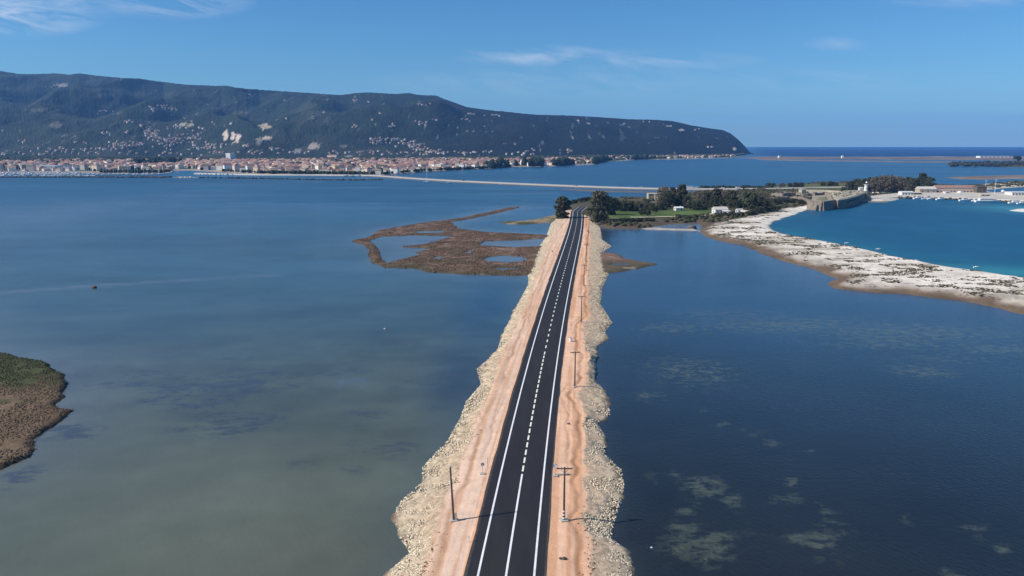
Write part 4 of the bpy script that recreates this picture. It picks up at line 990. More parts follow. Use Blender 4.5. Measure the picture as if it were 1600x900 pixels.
def make_rowboat():
    r = empty('small_boat', (0, 0, 0)); hull(MB(), 6.5, 2.2, .75).build('hull', HULL, r); MB().box((-.3, 0, .95), (1.6, 1.2, .9), taper=.85).build('console', HULL, r); return r
first = {'y': make_yacht(BLUEC), 'm': make_motor(), 's': make_rowboat()}; used = set()
def boat(kind, px, py, rz, label, group, sc=1.0, cat=None, z=.05):
    o = first[kind] if kind not in used else copy_tree(first[kind]); used.add(kind)
    x, y = pt(px, py); o.location = (x, y, z); o.rotation_euler = (0, 0, rz); o.scale = (sc, sc, sc)
    return tag(o, label, cat or {'y': 'yacht', 'm': 'motor boat', 's': 'small boat'}[kind], group)
i = 0
for row, (py, n_, x0, x1) in enumerate([(272.8, 30, 1, 120), (272.4, 16, 128, 252), (270.9, 22, 4, 128)]):
    where = ['front left berths of the marina', 'right-hand berths of the marina', 'rear left berths of the marina'][row]
    for k in range(n_):
        px = x0 + (x1 - x0) * (k + rr.uniform(-.3, .3) * .8 + .4) / n_
        boat('y', px, py + rr.uniform(-.25, .25), math.pi / 2 + rr.uniform(-.1, .1), f'white yacht with bare mast, {ordn(k + 1)} from left in {where}', 'sailing yachts in the marina', rr.uniform(.75, 1.15))
for k in range(16):
    boat('m', 306 + k * 6.2 + rr.uniform(-1.5, 1.5), 273.2 + rr.uniform(-.2, .5), math.pi / 2 + rr.uniform(-.3, .3), f'white motor boat, {ordn(k + 1)} from left along the town quay', 'motor boats along the town quay', rr.uniform(.7, 1.0))
for k in range(14):
    boat('m', 538 + k * 4.6 + rr.uniform(-1, 1), 275.2 + rr.uniform(-.2, .3), rr.uniform(-.4, .4) + (0 if k % 2 else 1.57), f'white boat, {ordn(k + 1)} from left where the old causeway meets town', 'boats moored at the causeway root', rr.uniform(.8, 1.2))
for k in range(12):
    boat('m', [6, 16, 30, 44, 58, 70, 86, 100, 112, 124, 138, 148][k], 275.0 + rr.uniform(-.3, .3), rr.uniform(-.3, .3), f'white motor boat, {ordn(k + 1)} from left on the outer marina pontoon', 'motor boats on the outer pontoon', rr.uniform(.8, 1.3))
boat('y', 666, 284.8, 0.1, 'single white yacht with tall mast moored beside the old causeway', None, .95)
boat('m', 702, 286.4, 0.2, 'white motor boat on the near side of the old causeway, right of the lone yacht', None, .8)
boat('m', 781, 289.3, .1, 'small white boat beside the middle of the old causeway', None, .5)
for g in ('y', 'm'): pass
quay_m = simple('pale_quay_concrete', (.50, .47, .42), (.40, .38, .34), .3, .9)
def slab(name, pts, wd, z, label, cat, mat, z0=-1.0, px=True):
    q = catmull([tuple(a) for a in (P(pts) if px else np.array(pts))], 10); tv = np.gradient(q, axis=0); tv /= np.linalg.norm(tv, axis=1)[:, None]; n_ = np.stack([tv[:, 1], -tv[:, 0]], 1)
    m_ = len(q); V = np.stack([np.c_[q - n_ * wd / 2, np.full(m_, z0)], np.c_[q - n_ * wd / 2, np.full(m_, z)], np.c_[q + n_ * wd / 2, np.full(m_, z)], np.c_[q + n_ * wd / 2, np.full(m_, z0)]], 1)
    o = mesh_np(name, V.reshape(-1, 3), grid_faces(m_, 4), mat)
    return tag(o, label, cat)
slab('pontoon', [(-60,274.9),(60,274.6),(150,274.3)], 4, .7, 'long pale floating pontoon with motor boats at the left edge', 'pontoon', quay_m)
slab('pontoon', [(-60,272),(60,271.8),(125,271.9)], 4, .7, 'pale pontoon between the two left rows of yachts', 'pontoon', quay_m)
slab('jetty', [(150,274.0),(185,272.6),(225,271.4),(232,270.2)], 7, 1.0, 'pale curved jetty in the middle of the marina', 'jetty', quay_m)
slab('jetty', [(205,274.6),(240,273.0),(262,270.8),(270,268.6)], 7, 1.1, 'pale curved jetty closing the marina beside the blue basin', 'jetty', quay_m)
rock_m = simple('dark_breakwater_rock', (.075, .068, .06), (.13, .115, .10), .3, .95)
def breakwater(pts, wd, label, light=1.0):
    q = catmull([tuple(a) for a in P(pts)], 4); p = []
    for a in q:
        for _ in range(int(wd * 1.1)): p.append((a[0] + rr.uniform(-wd, wd) / 2, a[1] + rr.uniform(-wd, wd) / 2, rr.uniform(-.2, 1.1)))
    o = scatter('breakwater', np.array(p), rs_.uniform(.9, 2.0, len(p)), lump_mat, [[.085 * light, .078 * light, .07 * light]], (1, 1, .8)); del o['kind']
    return tag(o, label, 'breakwater')
breakwater([(-60,277.4),(40,277.4),(130,277.2),(190,277.4),(222,277.3)], 9, 'long dark rock breakwater in front of the marina at left')
breakwater([(226,276.8),(240,277.4),(255,277.6),(263,276.9)], 12, 'short dark rubble mound right of the marina breakwater')
breakwater([(276,278.1),(290,278.2),(305,278.1)], 9, 'short pale stone bar in front of the blue basin', 5.5)
breakwater([(312,278.2),(360,278.5),(420,279.6),(480,281),(540,281.6),(596,281.0)], 3, 'thin dark rock line off the town quay ending at the old causeway', .8)
slab('quay_wall', [(306,271.9),(340,272.6),(400,273.8),(450,274.2),(500,274.4),(560,275.0),(600,276.0)], 9, 2.2, 'pale quay wall along the front of the town', 'quay', quay_m)
# ------------------------------------------------------------------ island trees
LEAF = terrain_mat('foliage', s1=.5, s2=3, amt=.18, bd=.1, bs=.3); BARK = simple('bark', (.16, .13, .10), (.09, .07, .055), 2, .95, .5, .05, local=True)
def tree_meshes(seed, Ht, Wd, c1, c2, clear=.18, nclump=46, leaf=.55, per=34, shape='round'):
    r = np.random.RandomState(seed); Vv, Ff, Aa = [], [], []; tips = []
    for k in range(nclump):
        a = r.uniform(0, 6.28); tz = r.uniform(0, 1) ** .8
        prof = math.sin(math.pi * min(1, .12 + tz * .80)) ** .6 if shape == 'round' else (1 - tz) ** .6 * min(1, tz * 6 + .3)
        rad = Wd / 2 * prof * r.uniform(.35, 1.0) ** .6 * (1 + .28 * math.sin(2 * a + seed) + .15 * math.sin(3 * a + 2 * seed))
        c = np.array([rad * math.cos(a) * .86, rad * math.sin(a) * .86, Ht * (clear + (1 - clear) * tz * .94)]); tips.append(c)
        cr = Wd * r.uniform(.09, .17); n = int(per * r.uniform(.6, 1.4)); q = r.normal(0, 1, (n, 3)); q /= np.linalg.norm(q, axis=1)[:, None]
        q = c + q * (cr * r.uniform(.3, 1, (n, 1)) ** .5) * [1, 1, .75]
        u_ = r.normal(0, 1, (n, 3)); u_ /= np.linalg.norm(u_, axis=1)[:, None]; v_ = np.cross(u_, r.normal(0, 1, (n, 3))); v_ /= np.linalg.norm(v_, axis=1)[:, None]
        s = leaf * r.uniform(.6, 1.5, (n, 1)); b0 = sum(len(x) for x in Vv)
        Vv.append(np.stack([q - u_ * s - v_ * s * .4, q + u_ * s - v_ * s * .7, q + u_ * s * .7 + v_ * s * .8, q - u_ * s * .8 + v_ * s * .6], 1).reshape(-1, 3))
        Ff.append(b0 + np.arange(n * 4).reshape(n, 4)); mixv = r.uniform(0, 1)
        Aa.append(np.repeat((np.array(c1) * (1 - mixv) + np.array(c2) * mixv)[None] * r.uniform(.75, 1.25, (n, 1)), 4, 0))
    o = mesh_np('crown', np.vstack(Vv), np.vstack(Ff), LEAF, {'albedo': np.vstack(Aa)}); crown = o.data; bpy.data.objects.remove(o)
    mb_ = MB(); tr_ = Wd * .028 + .12; mb_.tube((0, 0, -.6), (0, 0, Ht * (clear + .15)), tr_ * 1.3, tr_, 8).tube((0, 0, Ht * (clear + .15)), (.3, 0, Ht * .8), tr_, tr_ * .35, 7)
    for c in tips[::5]: mb_.tube((0, 0, Ht * (clear * .7 + r.uniform(.05, .2))), tuple(c), tr_ * .5, tr_ * .15, 5)
    o = mb_.build('trunk', BARK); trunk = o.data; bpy.data.objects.remove(o)
    return crown, trunk
KIND = {
 'eucalyptus': (tree_meshes(3, 1 * 18, 14, (.085, .090, .050), (.14, .122, .078), .06, 80, .42, 60), 18, 14),
 'dark': (tree_meshes(5, 12, 13, (.048, .058, .032), (.085, .088, .046), .08, 60, .40, 46), 12, 13),
 'olive': (tree_meshes(8, 9, 9, (.078, .086, .045), (.115, .115, .065), .16, 44, .34, 40), 9, 9),
 'bare': (tree_meshes(9, 13, 12, (.14, .110, .080), (.18, .145, .11), .10, 54, .30, 34), 13, 12),
 'field': (tree_meshes(12, 7, 7.5, (.042, .056, .022), (.066, .080, .034), .30, 34, .30, 40), 7, 7.5),
 'tall': (tree_meshes(15, 20, 10, (.062, .070, .036), (.110, .10, .060), .0, 120, .46, 60), 20, 10)}
NM = {'eucalyptus': 'broad_tree', 'dark': 'evergreen_tree', 'olive': 'olive_tree', 'bare': 'bare_tree', 'field': 'field_tree', 'tall': 'tall_tree'}
def tree(kind, px, py, hpx, wpx, label, group=None):
    (cr, tr_), h0, w0 = KIND[kind]; x, y = pt(px, py, 1.0); s_ = F / (y * CT + H * ST)
    h = hpx / s_ / .97; w_ = wpx / s_
    z = isle_z(x, y) if x > 40 and y < 1050 and sdf(np.array([x]), np.array([y]), ISLE)[0] > 0 else .8
    o = empty(NM[kind], (x, y, z - .1), rr.uniform(0, 6.28), (w_ / w0, w_ / w0, h / h0))
    add_child('crown', cr, o); add_child('trunk', tr_, o)
    return tag(o, label, 'tree', group)
tree('tall', 879, 341.5, 34, 24, 'dense upright tree standing alone on the left side of the road')
tree('eucalyptus', 936, 345.5, 47, 34, 'tallest broad tree on the right side of the road at the end of the straight')
tree('dark', 955, 337, 27, 24, 'dark tree behind the right shoulder of the tallest roadside tree')
tree('dark', 947, 330, 22, 18, 'dark tree half hidden behind the tallest roadside tree')
tree('olive', 930, 349.5, 16, 13, 'low olive-green tree at the foot of the tallest roadside tree')
tree('field', 1003, 340, 13, 14, 'small round tree on the green field, left of a pair')
tree('field', 1012, 340.5, 12, 12, 'small round tree on the green field, right of a pair')
tree('field', 1023.5, 336.5, 14, 10, 'slender round tree with visible trunk at the far side of the green field')
TONE = {'dark': 'dark evergreen', 'olive': 'olive-green', 'bare': 'brown leafless', 'tall': 'tall grey-green', 'eucalyptus': 'broad grey-green', 'field': 'small round'}
def row(lst, where, group):
    lst = sorted(lst, key=lambda q: q[1]); cnt = {}
    for q in lst:
        cnt[q[0]] = cnt.get(q[0], 0) + 1
        tree(*q, f'{TONE[q[0]]} tree, {ordn(cnt[q[0]])} such from left {where}', group)
row([('dark', 964, 330, 14, 15), ('olive', 972, 331, 16, 15), ('dark', 981, 331, 15, 16), ('olive', 991, 331, 12, 14), ('olive', 999, 330, 13, 13), ('bare', 1007, 329, 13, 14), ('olive', 1017, 330, 12, 13), ('bare', 976, 326, 13, 14), ('olive', 1011, 325, 13, 12), ('dark', 986, 325, 10, 12), ('dark', 1032, 329, 12, 13)],
    'in the hedge behind the green field', 'trees behind the green field')
row([('bare', 1034, 324, 30, 20), ('dark', 1043, 326, 24, 18), ('tall', 1050, 321, 27, 14), ('bare', 1039, 317, 24, 16), ('tall', 1064, 324, 34, 20), ('dark', 1057, 325, 18, 16), ('dark', 1072, 326, 19, 16), ('olive', 1079, 328, 14, 15), ('dark', 1087, 329, 13, 16), ('olive', 1094, 327, 15, 14), ('bare', 1093, 318, 16, 12)],
    'in the grove between the white cottages', 'trees of the middle grove')
row([('dark', 1105, 322, 20, 18), ('tall', 1119, 318, 22, 17), ('dark', 1116, 325, 17, 20), ('bare', 1112, 313, 15, 14), ('dark', 1129, 323, 15, 18), ('bare', 1134, 320, 22, 16), ('tall', 1143, 326, 27, 16), ('dark', 1150, 327, 13, 16), ('dark', 1160, 327, 13, 16), ('olive', 1124, 312, 16, 13), ('dark', 1102, 329, 9, 12)],
    'behind the white farmhouse', 'trees behind the white farmhouse')
row([('olive', 1171, 332, 31, 24), ('olive', 1181, 330, 27, 22), ('bare', 1188, 330, 28, 20), ('dark', 1195, 332, 18, 18), ('dark', 1204, 332, 12, 16), ('dark', 1186, 335, 11, 16), ('dark', 1176, 337, 8, 12), ('bare', 1196, 322, 20, 14), ('dark', 1212, 319, 8, 16), ('dark', 1226, 318, 7, 16), ('dark', 1239, 318, 7, 15), ('dark', 1252, 319.5, 6, 14), ('olive', 1214, 331, 9, 12)],
    'between the farmhouse and the fort ditch', 'trees left of the fort')
row([('dark', 1330 + i * 7.4 + rr.uniform(-2, 2), 301.5 - rr.uniform(0, 2.5) + (-1.5 if i > 9 else 0), [16, 22, 21, 20, 23, 24, 25, 24, 22, 21, 20, 20, 21, 19, 19, 17, 14, 12, 10][i] * rr.uniform(.85, 1.0), rr.uniform(15, 20)) for i in range(19)] +
    [('bare', px, 302.0, h, 19) for px, h in ((1364, 22), (1378, 26), (1388, 27), (1399, 25), (1410, 19))] + [('tall', 1439, 297, 25, 14), ('olive', 1452, 296, 18, 15), ('olive', 1425, 300, 20, 15), ('olive', 1350, 302, 15, 12)],
    'in the wood behind the fort tower', 'trees of the wood behind the fort')
row([('dark', 1243, 293.5, 8, 13), ('dark', 1252, 293, 7, 11), ('dark', 1234, 292.6, 6, 9), ('dark', 1286, 291, 5, 11), ('dark', 1298, 291, 7, 8), ('dark', 1305, 290.5, 5, 11), ('dark', 1202, 291.5, 6, 10), ('dark', 1209, 292, 5, 7), ('olive', 1318, 299, 6, 10), ('olive', 1326, 300, 6, 10), ('bare', 1222, 293, 6, 12), ('dark', 1295, 291.5, 4, 9)],
    'in the scattered far meadow row', 'trees on the far meadow')
row([('dark', 896 + i * 4.6, 316.4 - i * .35, 6, 8) for i in range(7)], 'in the row at the road bend', 'low trees at the road bend')
row([('olive', 1060 + i * 9, 343 - abs(i - 2) * .6 + rr.uniform(-1, 1), 6, 12) for i in range(0, 14) if i not in (5, 6)], 'between field path and beach', 'bushes between path and beach')
row([('dark', 962, 349.5, 6, 14), ('dark', 974, 349, 7, 15), ('dark', 986, 348, 6, 15), ('dark', 999, 347.5, 6, 15), ('dark', 1012, 346.5, 6, 14), ('dark', 1020, 347, 5, 12), ('olive', 950, 350.5, 7, 12)], 'in the hedge before the green field', 'hedge in front of the green field')

# ------------------------------------------------------------------ fort
STONE = simple('old_fort_stone', (.29, .24, .19), (.15, .125, .10), .35, .95, .6, .3); STONE2 = simple('pale_fort_stone', (.46, .41, .30), (.36, .32, .25), .2, .95, .5, .2)
DOORM = simple('dark_opening', (.02, .02, .02), (.035, .03, .03), 1, .9); WALLW = simple('whitewash', (.76, .74, .70), (.60, .58, .54), .6, .8)
REDT = RM[0]
def wpoly(l, z=1.0): return [tuple(q) for q in P(l, z)]
def shrink(p, k):
    c = np.mean(p, 0); return [tuple(c + (np.array(q) - c) * k) for q in p]
def ccw(p):
    a = sum(p[i - 1][0] * p[i][1] - p[i][0] * p[i - 1][1] for i in range(len(p))); return p if a > 0 else p[::-1]
fo = empty('fort_bastion', (*pt(1322, 318), 1.0)); fo_l = Vector(fo.location)
def rel(p): return [(x - fo_l.x, y - fo_l.y) for x, y in p]
bp = ccw(rel(wpoly([(1303,323.8),(1308,325.4),(1322,323.0),(1341,317.0),(1353,311.0),(1350,307.2),(1322,307.5),(1298,312.0)])))
MB().prism(bp, -2, 6.0, shrink(bp, .965)).build('wall', STONE, fo)
tp = shrink(bp, .98); MB().prism(tp, 6.0, 7.0, tp).build('parapet', STONE2, fo)
tp2 = shrink(bp, .88); MB().prism(tp2, 7.0, 7.4).build('terrace', simple('fort_terrace', (.30, .25, .18), (.42, .38, .28), .15, .95), fo)
rt = np.array([(x_, y_) for x_, y_ in tp2]); rb = []
while len(rb) < 60:
    q_ = (rr.uniform(rt[:, 0].min(), rt[:, 0].max()), rr.uniform(rt[:, 1].min(), rt[:, 1].max()))
    if sdf(np.array([q_[0]]), np.array([q_[1]]), rt)[0] > .5: rb.append((q_[0], q_[1], 7.5))
sc__ = scatter('shrubs', np.array(rb), rs_.uniform(.3, 1.1, len(rb)), lump_mat, [[.09, .08, .04]], (1.3, 1, .6)); sc__.parent = fo
for k in range(5):
    x_, y_ = pt(1324 + k * 4, 322.4 - k * 1.3, 1); MB().box((x_ - fo_l.x, y_ - fo_l.y - .5, 4.2), (1.0, 1.5, 1.1)).build('embrasure', DOORM, fo)
tag(fo, 'angular stone bastion of the old fort rising from the bay', 'fort')
def wall(name, pts, th_, h, label, mat, cat='wall', z=1.0, batter=.7, crenel=False):
    q = P(pts, z); c = q[0]; o = empty(name, (c[0], c[1], z)); mb_ = MB()
    for a, b_ in zip(q[:-1], q[1:]):
        d_ = (b_ - a) / np.linalg.norm(b_ - a); n_ = np.array([d_[1], -d_[0]]); a2, b2 = a - c - d_ * .3, b_ - c + d_ * .3
        lo_ = [tuple(a2 + n_ * th_ / 2 * 1.3), tuple(b2 + n_ * th_ / 2 * 1.3), tuple(b2 - n_ * th_ / 2), tuple(a2 - n_ * th_ / 2)]
        hi_ = [tuple(a2 + n_ * th_ / 2 * batter), tuple(b2 + n_ * th_ / 2 * batter), tuple(b2 - n_ * th_ / 2), tuple(a2 - n_ * th_ / 2)]
        if sum(lo_[i - 1][0] * lo_[i][1] - lo_[i][0] * lo_[i - 1][1] for i in range(4)) < 0: lo_, hi_ = lo_[::-1], hi_[::-1]
        mb_.prism(lo_, -2, h + rr.uniform(-.04, .04), hi_)
    mb_.build('wall', mat, o)
    cp = MB()
    for a, b_ in zip(q[:-1], q[1:]):
        L_ = np.linalg.norm(b_ - a); m_ = (a + b_) / 2 - c; ang = math.atan2(*(b_ - a)[::-1]); nk = max(1, int(L_ / 4))
        for k in range(nk):
            t_ = (k + .5) / nk - .5; d_ = (b_ - a) * t_; 
            if crenel and rr.random() < .35: continue
            cp.box((m_[0] + d_[0], m_[1] + d_[1], h + .28), (L_ / nk - (.9 if crenel else .02), th_ * .55, .5 + (rr.random() * 1.2 if crenel else 0)), rz=ang)
    cp.build('coping', mat, o)
    return tag(o, label, cat)
wall('fort_wall', [(1263,325.5),(1284,327.2),(1305,323.8)], 3.5, 6.2, 'sunlit sloping stone wall joining the beach to the dark bastion', STONE, crenel=False)
x, y = pt(1284, 318, 1); o = empty('earth_rampart', (x, y, 1.0)); rp_ = ccw([(a - x, b_ - y) for a, b_ in wpoly([(1266,324.5),(1284,326.2),(1303,323.4),(1297,311.5),(1268,313.5)])])
MB().prism(rp_, -1, 4.9, shrink(rp_, .95)).build('earth_bank', simple('dry_earth', (.24, .20, .13), (.36, .31, .24), .2, .95, .5, .3), o); MB().prism(shrink(rp_, .5), 4.9, 5.7, shrink(rp_, .3)).build('mound', simple('dry_grass', (.15, .14, .07), (.22, .19, .11), .3, .95), o); tag(o, 'earth rampart between the sunlit fort wall and the dark bastion', 'rampart')
wall('fort_wall', [(1257,301.5),(1290,302.4),(1318,304)], 2, 3.4, 'long pale yellow wall along the back of the fort below the meadow', STONE2)
wall('fort_wall', [(1205,307),(1222,308),(1243,306),(1256,309)], 2.5, 3.6, 'ruined brown wall with gaps left of the fort', STONE, crenel=True)
wall('fort_wall', [(1208,315),(1232,312.5),(1252,313.5),(1268,320)], 2.2, 3.2, 'curved ruined outwork wall above the fort ditch', STONE, crenel=True)
wall('fort_wall', [(1272,307),(1288,306),(1300,307.5),(1312,305)], 2, 3.5, 'broken inner wall of the fort behind the bastion', STONE, crenel=True)
# dark arch in the small bridge at the beach
o = empty('arched_ruin', (*pt(1281, 328.5), .8)); MB().box((0, 0, 1.6), (13, 3, 4.2), rz=.45, taper=.85).build('wall', STONE, o); MB().box((1.0, -1.0, 1.0), (7.5, 2.2, 2.2), rz=.45, taper=.75).build('opening', DOORM, o)
tag(o, 'small stone ruin with dark arch where the beach meets the fort wall', 'ruin')
# tower
x, y = pt(1351.5, 311.5, 1); o = empty('lighthouse', (x, y, .5))
MB().tube((0, 0, -1), (0, 0, 9), 4.6, 3.4, 10).build('base', STONE, o); MB().tube((0, 0, 9), (0, 0, 15), 2.0, 1.55, 10).build('tower', WALLW, o)
MB().tube((0, 0, 15), (0, 0, 15.4), 2.2, 2.2, 10).build('gallery', WALLW, o); MB().tube((0, 0, 15.4), (0, 0, 17), 1.0, 1.0, 8).build('lantern', GLASS, o)
MB().tube((0, 0, 17), (0, 0, 18.6), 1.25, .1, 8).build('cap', WALLW, o)
MB().box((0, -1.9, 11.5), (.9, .5, 1.3)).build('window', GLASS, o)
tag(o, 'white light tower on the stone corner of the fort', 'lighthouse')
def cottage(name, px, py, wm, dm, hm, rz, label, wallm, roofm, cat='house', hip=False, rh=None, annex=None):
    x, y = pt(px, py, 1.2); o = empty(name, (x, y, isle_z(x, y) - .1 if y < 1050 else 1.2), rz); rh = rh or dm * .22
    MB().box((0, 0, hm / 2 - .3), (wm, dm, hm + .6)).build('wall', wallm, o)
    rf = (MB().hip if hip else MB().gable)((0, 0, hm - .02), (wm, dm), rh, over=.35).build('roof', roofm, o)
    if wm > 5: MB().box((wm * .25, 0, hm + rh * .8), (.6, .6, 1.4)).build('chimney', wallm, rf)
    dn = max(1, int(wm / 3))
    for k in range(dn):
        xx = -wm / 2 + (k + .5) * wm / dn
        if k == dn // 2: MB().box((xx, -dm / 2 - .02, 1.0), (.95, .08, 2.0)).build('door', DOORM, o)
        else:
            for fl in range(1 if hm < 4.5 else 2): MB().box((xx, -dm / 2 - .02, 1.6 + fl * 2.7), (1.0, .08, 1.1)).build('window', GLASS, o)
    MB().box((-wm / 2 - .02, 0, 1.6), (.08, 1.0, 1.1)).build('window', GLASS, o)
    if annex:
        MB().box((annex[0], annex[1], annex[4] / 2 - .3), (annex[2], annex[3], annex[4] + .6)).build('annex', wallm, o)
    return tag(o, label, cat)
ROOFP = simple('pale_weathered_roof', (.60, .55, .50), (.48, .43, .38), .8, .85)
cottage('farmhouse', 1124.5, 334.0, 10.5, 7, 3.4, .15, 'white farmhouse with pale roof and annex at the end of the track', WALLW, ROOFP, rh=2.0, annex=(4.8, -3.2, 4.0, 5, 2.6))
cottage('farm_outbuilding', 1133.5, 335.5, 4.5, 4, 2.6, -.3, 'small white outbuilding at the right end of the farmhouse', WALLW, ROOFP, 'shed')
cottage('cottage', 1060.0, 329.5, 6.5, 4.5, 2.3, .2, 'white cottage with open dark side at the edge of the grove by the field', WALLW, WHITE, rh=1.0)
cottage('hut', 1155, 333.5, 5, 3.5, 2.2, .4, 'left pale hut of the two right of the farmhouse', WALLW, ROOFP, 'hut', rh=1.4)
cottage('hut', 1163, 335.5, 5, 3.5, 1.9, -.6, 'right pale hut of the two, with sagging grey roof', WALLW, ROOFP, 'hut', rh=1.3)
cottage('ruined_house', 1017, 312.5, 7, 6, 6.0, .1, 'left pale ruined stone house behind the trees of the field', STONE2, STONE2, 'ruin', rh=.7)
cottage('ruined_house', 1027, 313.5, 6, 5, 6.5, -.1, 'right pale ruined stone house behind the trees of the field', STONE2, STONE2, 'ruin', rh=.7)
cottage('chapel', 1253, 306.5, 5, 6, 7.0, .2, 'narrow yellowish ruined chapel tower at the left end of the fort wall', STONE2, STONE2, 'ruin', rh=.6)
cottage('gatehouse', 1343.5, 307.5, 3.6, 3, 9.0, .0, 'small white gatehouse block left of the light tower', WALLW, WHITE, 'building', rh=.6)
# quay buildings right
PINK = simple('pink_render', (.62, .46, .38), (.54, .39, .32), .5, .85); DARKW = simple('dark_stone_ruin', (.085, .07, .06), (.14, .12, .10), .3, .9)
def quay_house(name, px, py, wpx, hpx, dm, label, wallm, roofm, cat='building', flat=False, rh=2.0, nwin=0, rz=0):
    x, y = pt(px, py, 1.3); s_ = F / (y * CT + H * ST); w_ = wpx / s_; h_ = hpx / s_
    o = empty(name, (x, y, 1.2), rz); MB().box((0, 0, h_ / 2 - .5), (w_, dm, h_ + 1)).build('wall', wallm, o)
    (MB().box((0, 0, h_ + .15), (w_ + .6, dm + .6, .32)) if flat else MB().gable((0, 0, h_ - .02), (w_, dm), rh, over=.4)).build('roof', roofm, o)
    for k in range(nwin):
        for fl in range(max(1, int(h_ / 3))): MB().box((-w_ / 2 + (k + .5) * w_ / nwin, -dm / 2 - .02, 1.6 + fl * 2.8), (1.3, .08, 1.4)).build('window', GLASS, o)
    return tag(o, label, cat)
quay_house('barracks', 1490, 300.8, 62, 8.0, 9, 'long pink building with red tiled roof behind the quay', PINK, REDT, nwin=12, rh=2.6)
quay_house('ruined_block', 1529, 301.3, 15, 10.0, 10, 'dark windowless stone block at the right end of the pink building', DARKW, DARKW, flat=True)
quay_house('boathouse', 1415, 304.8, 18, 5.0, 8, 'low white boathouse at the left end of the quay', WALLW, WHITE, rh=.9, nwin=4)
quay_house('shed', 1446, 301.0, 26, 6, 10, 'pale long shed with sloping cream roof left of the pink building', STONE2, ROOFP, rh=2.8, nwin=3)
quay_house('shed', 1432, 304.2, 12, 3.4, 5, 'dull brown shed just right of the white boathouse', STONE, ROOFP, rh=.6, nwin=2)
quay_house('kiosk', 1479, 302.6, 8, 3.0, 4, 'small white kiosk in front of the pink building', WALLW, WHITE, flat=True, nwin=1)
quay_house('kiosk', 1537, 306.8, 14, 3.0, 6, 'low cream hut with flat roof near the right end of the quay', STONE2, ROOFP, flat=True, nwin=2)
quay_house('terminal_building', 1592, 305.0, 34, 5.0, 12, 'long white low building at the right edge beyond the quay', WALLW, WHITE, flat=True, nwin=7)
# white marquee
x, y = pt(1499, 303.6, 1.3); o = empty('marquee', (x, y, 1.3)); MB().ball((0, 0, 1.8), (2.6, 2.6, 2.0), 12, 5, half=True).build('canopy', WHITE, o); mb_ = MB()
for a in range(6): mb_.tube((2.3 * math.cos(a * 1.047), 2.3 * math.sin(a * 1.047), -.3), (2.3 * math.cos(a * 1.047), 2.3 * math.sin(a * 1.047), 1.9), .08)
mb_.build('frame', ALU, o); tag(o, 'round white domed marquee in front of the pink building', 'tent')
x, y = pt(1566.5, 301.5, 1.3); o = empty('marquee', (x, y, 1.3)); MB().ball((0, 0, 1.6), (1.8, 1.8, 1.9), 12, 5, half=True).build('canopy', WHITE, o); mb_ = MB()
for a in range(6): mb_.tube((1.6 * math.cos(a * 1.047), 1.6 * math.sin(a * 1.047), -.3), (1.6 * math.cos(a * 1.047), 1.6 * math.sin(a * 1.047), 1.7), .07)
mb_.build('frame', ALU, o); tag(o, 'small white domed tent near the tall masts at right', 'tent')
# masts / lamp standards
for px, py, hp, lb in ((1538.8, 301, 19, 'tall pale lamp mast beside the dark stone block'), (1553.8, 303, 22, 'tallest pale lamp mast at the head of the right inlet')):
    x, y = pt(px, py, 1.3); s_ = F / (y * CT + H * ST); o = empty('lamp_mast', (x, y, 1.2)); h_ = hp / s_
    MB().tube((0, 0, -.5), (0, 0, h_), .22, .12, 8).build('pole', ALU, o); MB().box((0, 0, h_), (1.8, .35, .5)).build('lamp_head', WHITE, o); tag(o, lb, 'lamp mast')
# quay wall, rubble edge, boats
breakwater([(1404,309.8),(1440,310.6),(1500,312.6),(1560,315.2),(1600,317.8),(1700,324)], 4, 'dark rubble edge of the quay along the blue bay', 1.0)
slab('quay_wall', [(1400,308.0),(1440,309.4),(1500,311.2),(1560,313.6),(1700,321.5)], 5, 1.9, 'pale concrete quay behind the moored boats on the blue bay', 'quay', quay_m)
slab('jetty', [(1308,318),(1318,320.5)], 2, 1.0, 'little stone landing at the foot of the dark bastion', 'jetty', STONE)
slab('headland_wall', [(1356,303.5),(1375,303.8),(1402,302.6)], 3, 2.6, 'low white wall between the light tower and the boathouse', 'wall', WALLW)
slab('stone_mole', [(1353,312.5),(1372,311.0),(1402,309.4)], 5, 1.2, 'pale stone mole between the fort and the quay', 'jetty', STONE2)
slab('stone_mole', [(1345,316.4),(1362,316.0),(1385,316.2)], 4, .9, 'brown rocky mole in the water right of the bastion', 'jetty', STONE)
k = 0
for px, py, sc_, kd in ((1434, 310.8, 1.0, 'm'), (1447, 311.3, .9, 'm'), (1454, 311.5, .7, 'm'), (1469.5, 312.2, 1.0, 'm'), (1507, 314.0, 1.1, 'm'), (1585, 317.8, 1.1, 'm'), (1524, 314.3, .8, 'm'), (1596, 318.6, .9, 'm')):
    k += 1; boat(kd, px, py, rr.uniform(-.15, .15) + .05, f'white motor boat on the quay of the blue bay, {ordn(k)} from left', 'motor boats on the bay quay', sc_)
x, y = pt(1543, 315.8); o = empty('ferry', (x, y, .05), -.06)
hull(MB(), 24, 6, 1.6, sheer=.5).build('hull', HULL, o); MB().box((-2, 0, 2.6), (13, 4.4, 1.9), taper=.95).build('cabin', HULL, o); MB().box((-2, 0, 2.75), (12.7, 4.42, .6), taper=.98).build('window_band', GLASS, o); MB().box((-1, 0, 3.7), (11, 4, .15)).build('awning', WHITE, o)
tag(o, 'long white excursion boat moored on the bay quay near the right edge', 'boat')
k = 0
for px, py in ((1323.5, 381.0), (1372.8, 390.2), (1430.5, 408.3), (1525.5, 418.6)):
    k += 1; boat('s', px, py - .6, rr.uniform(-.5, .5), f'tiny white dinghy afloat off the curved beach, {ordn(k)} from left', 'dinghies off the beach', .42, 'dinghy')

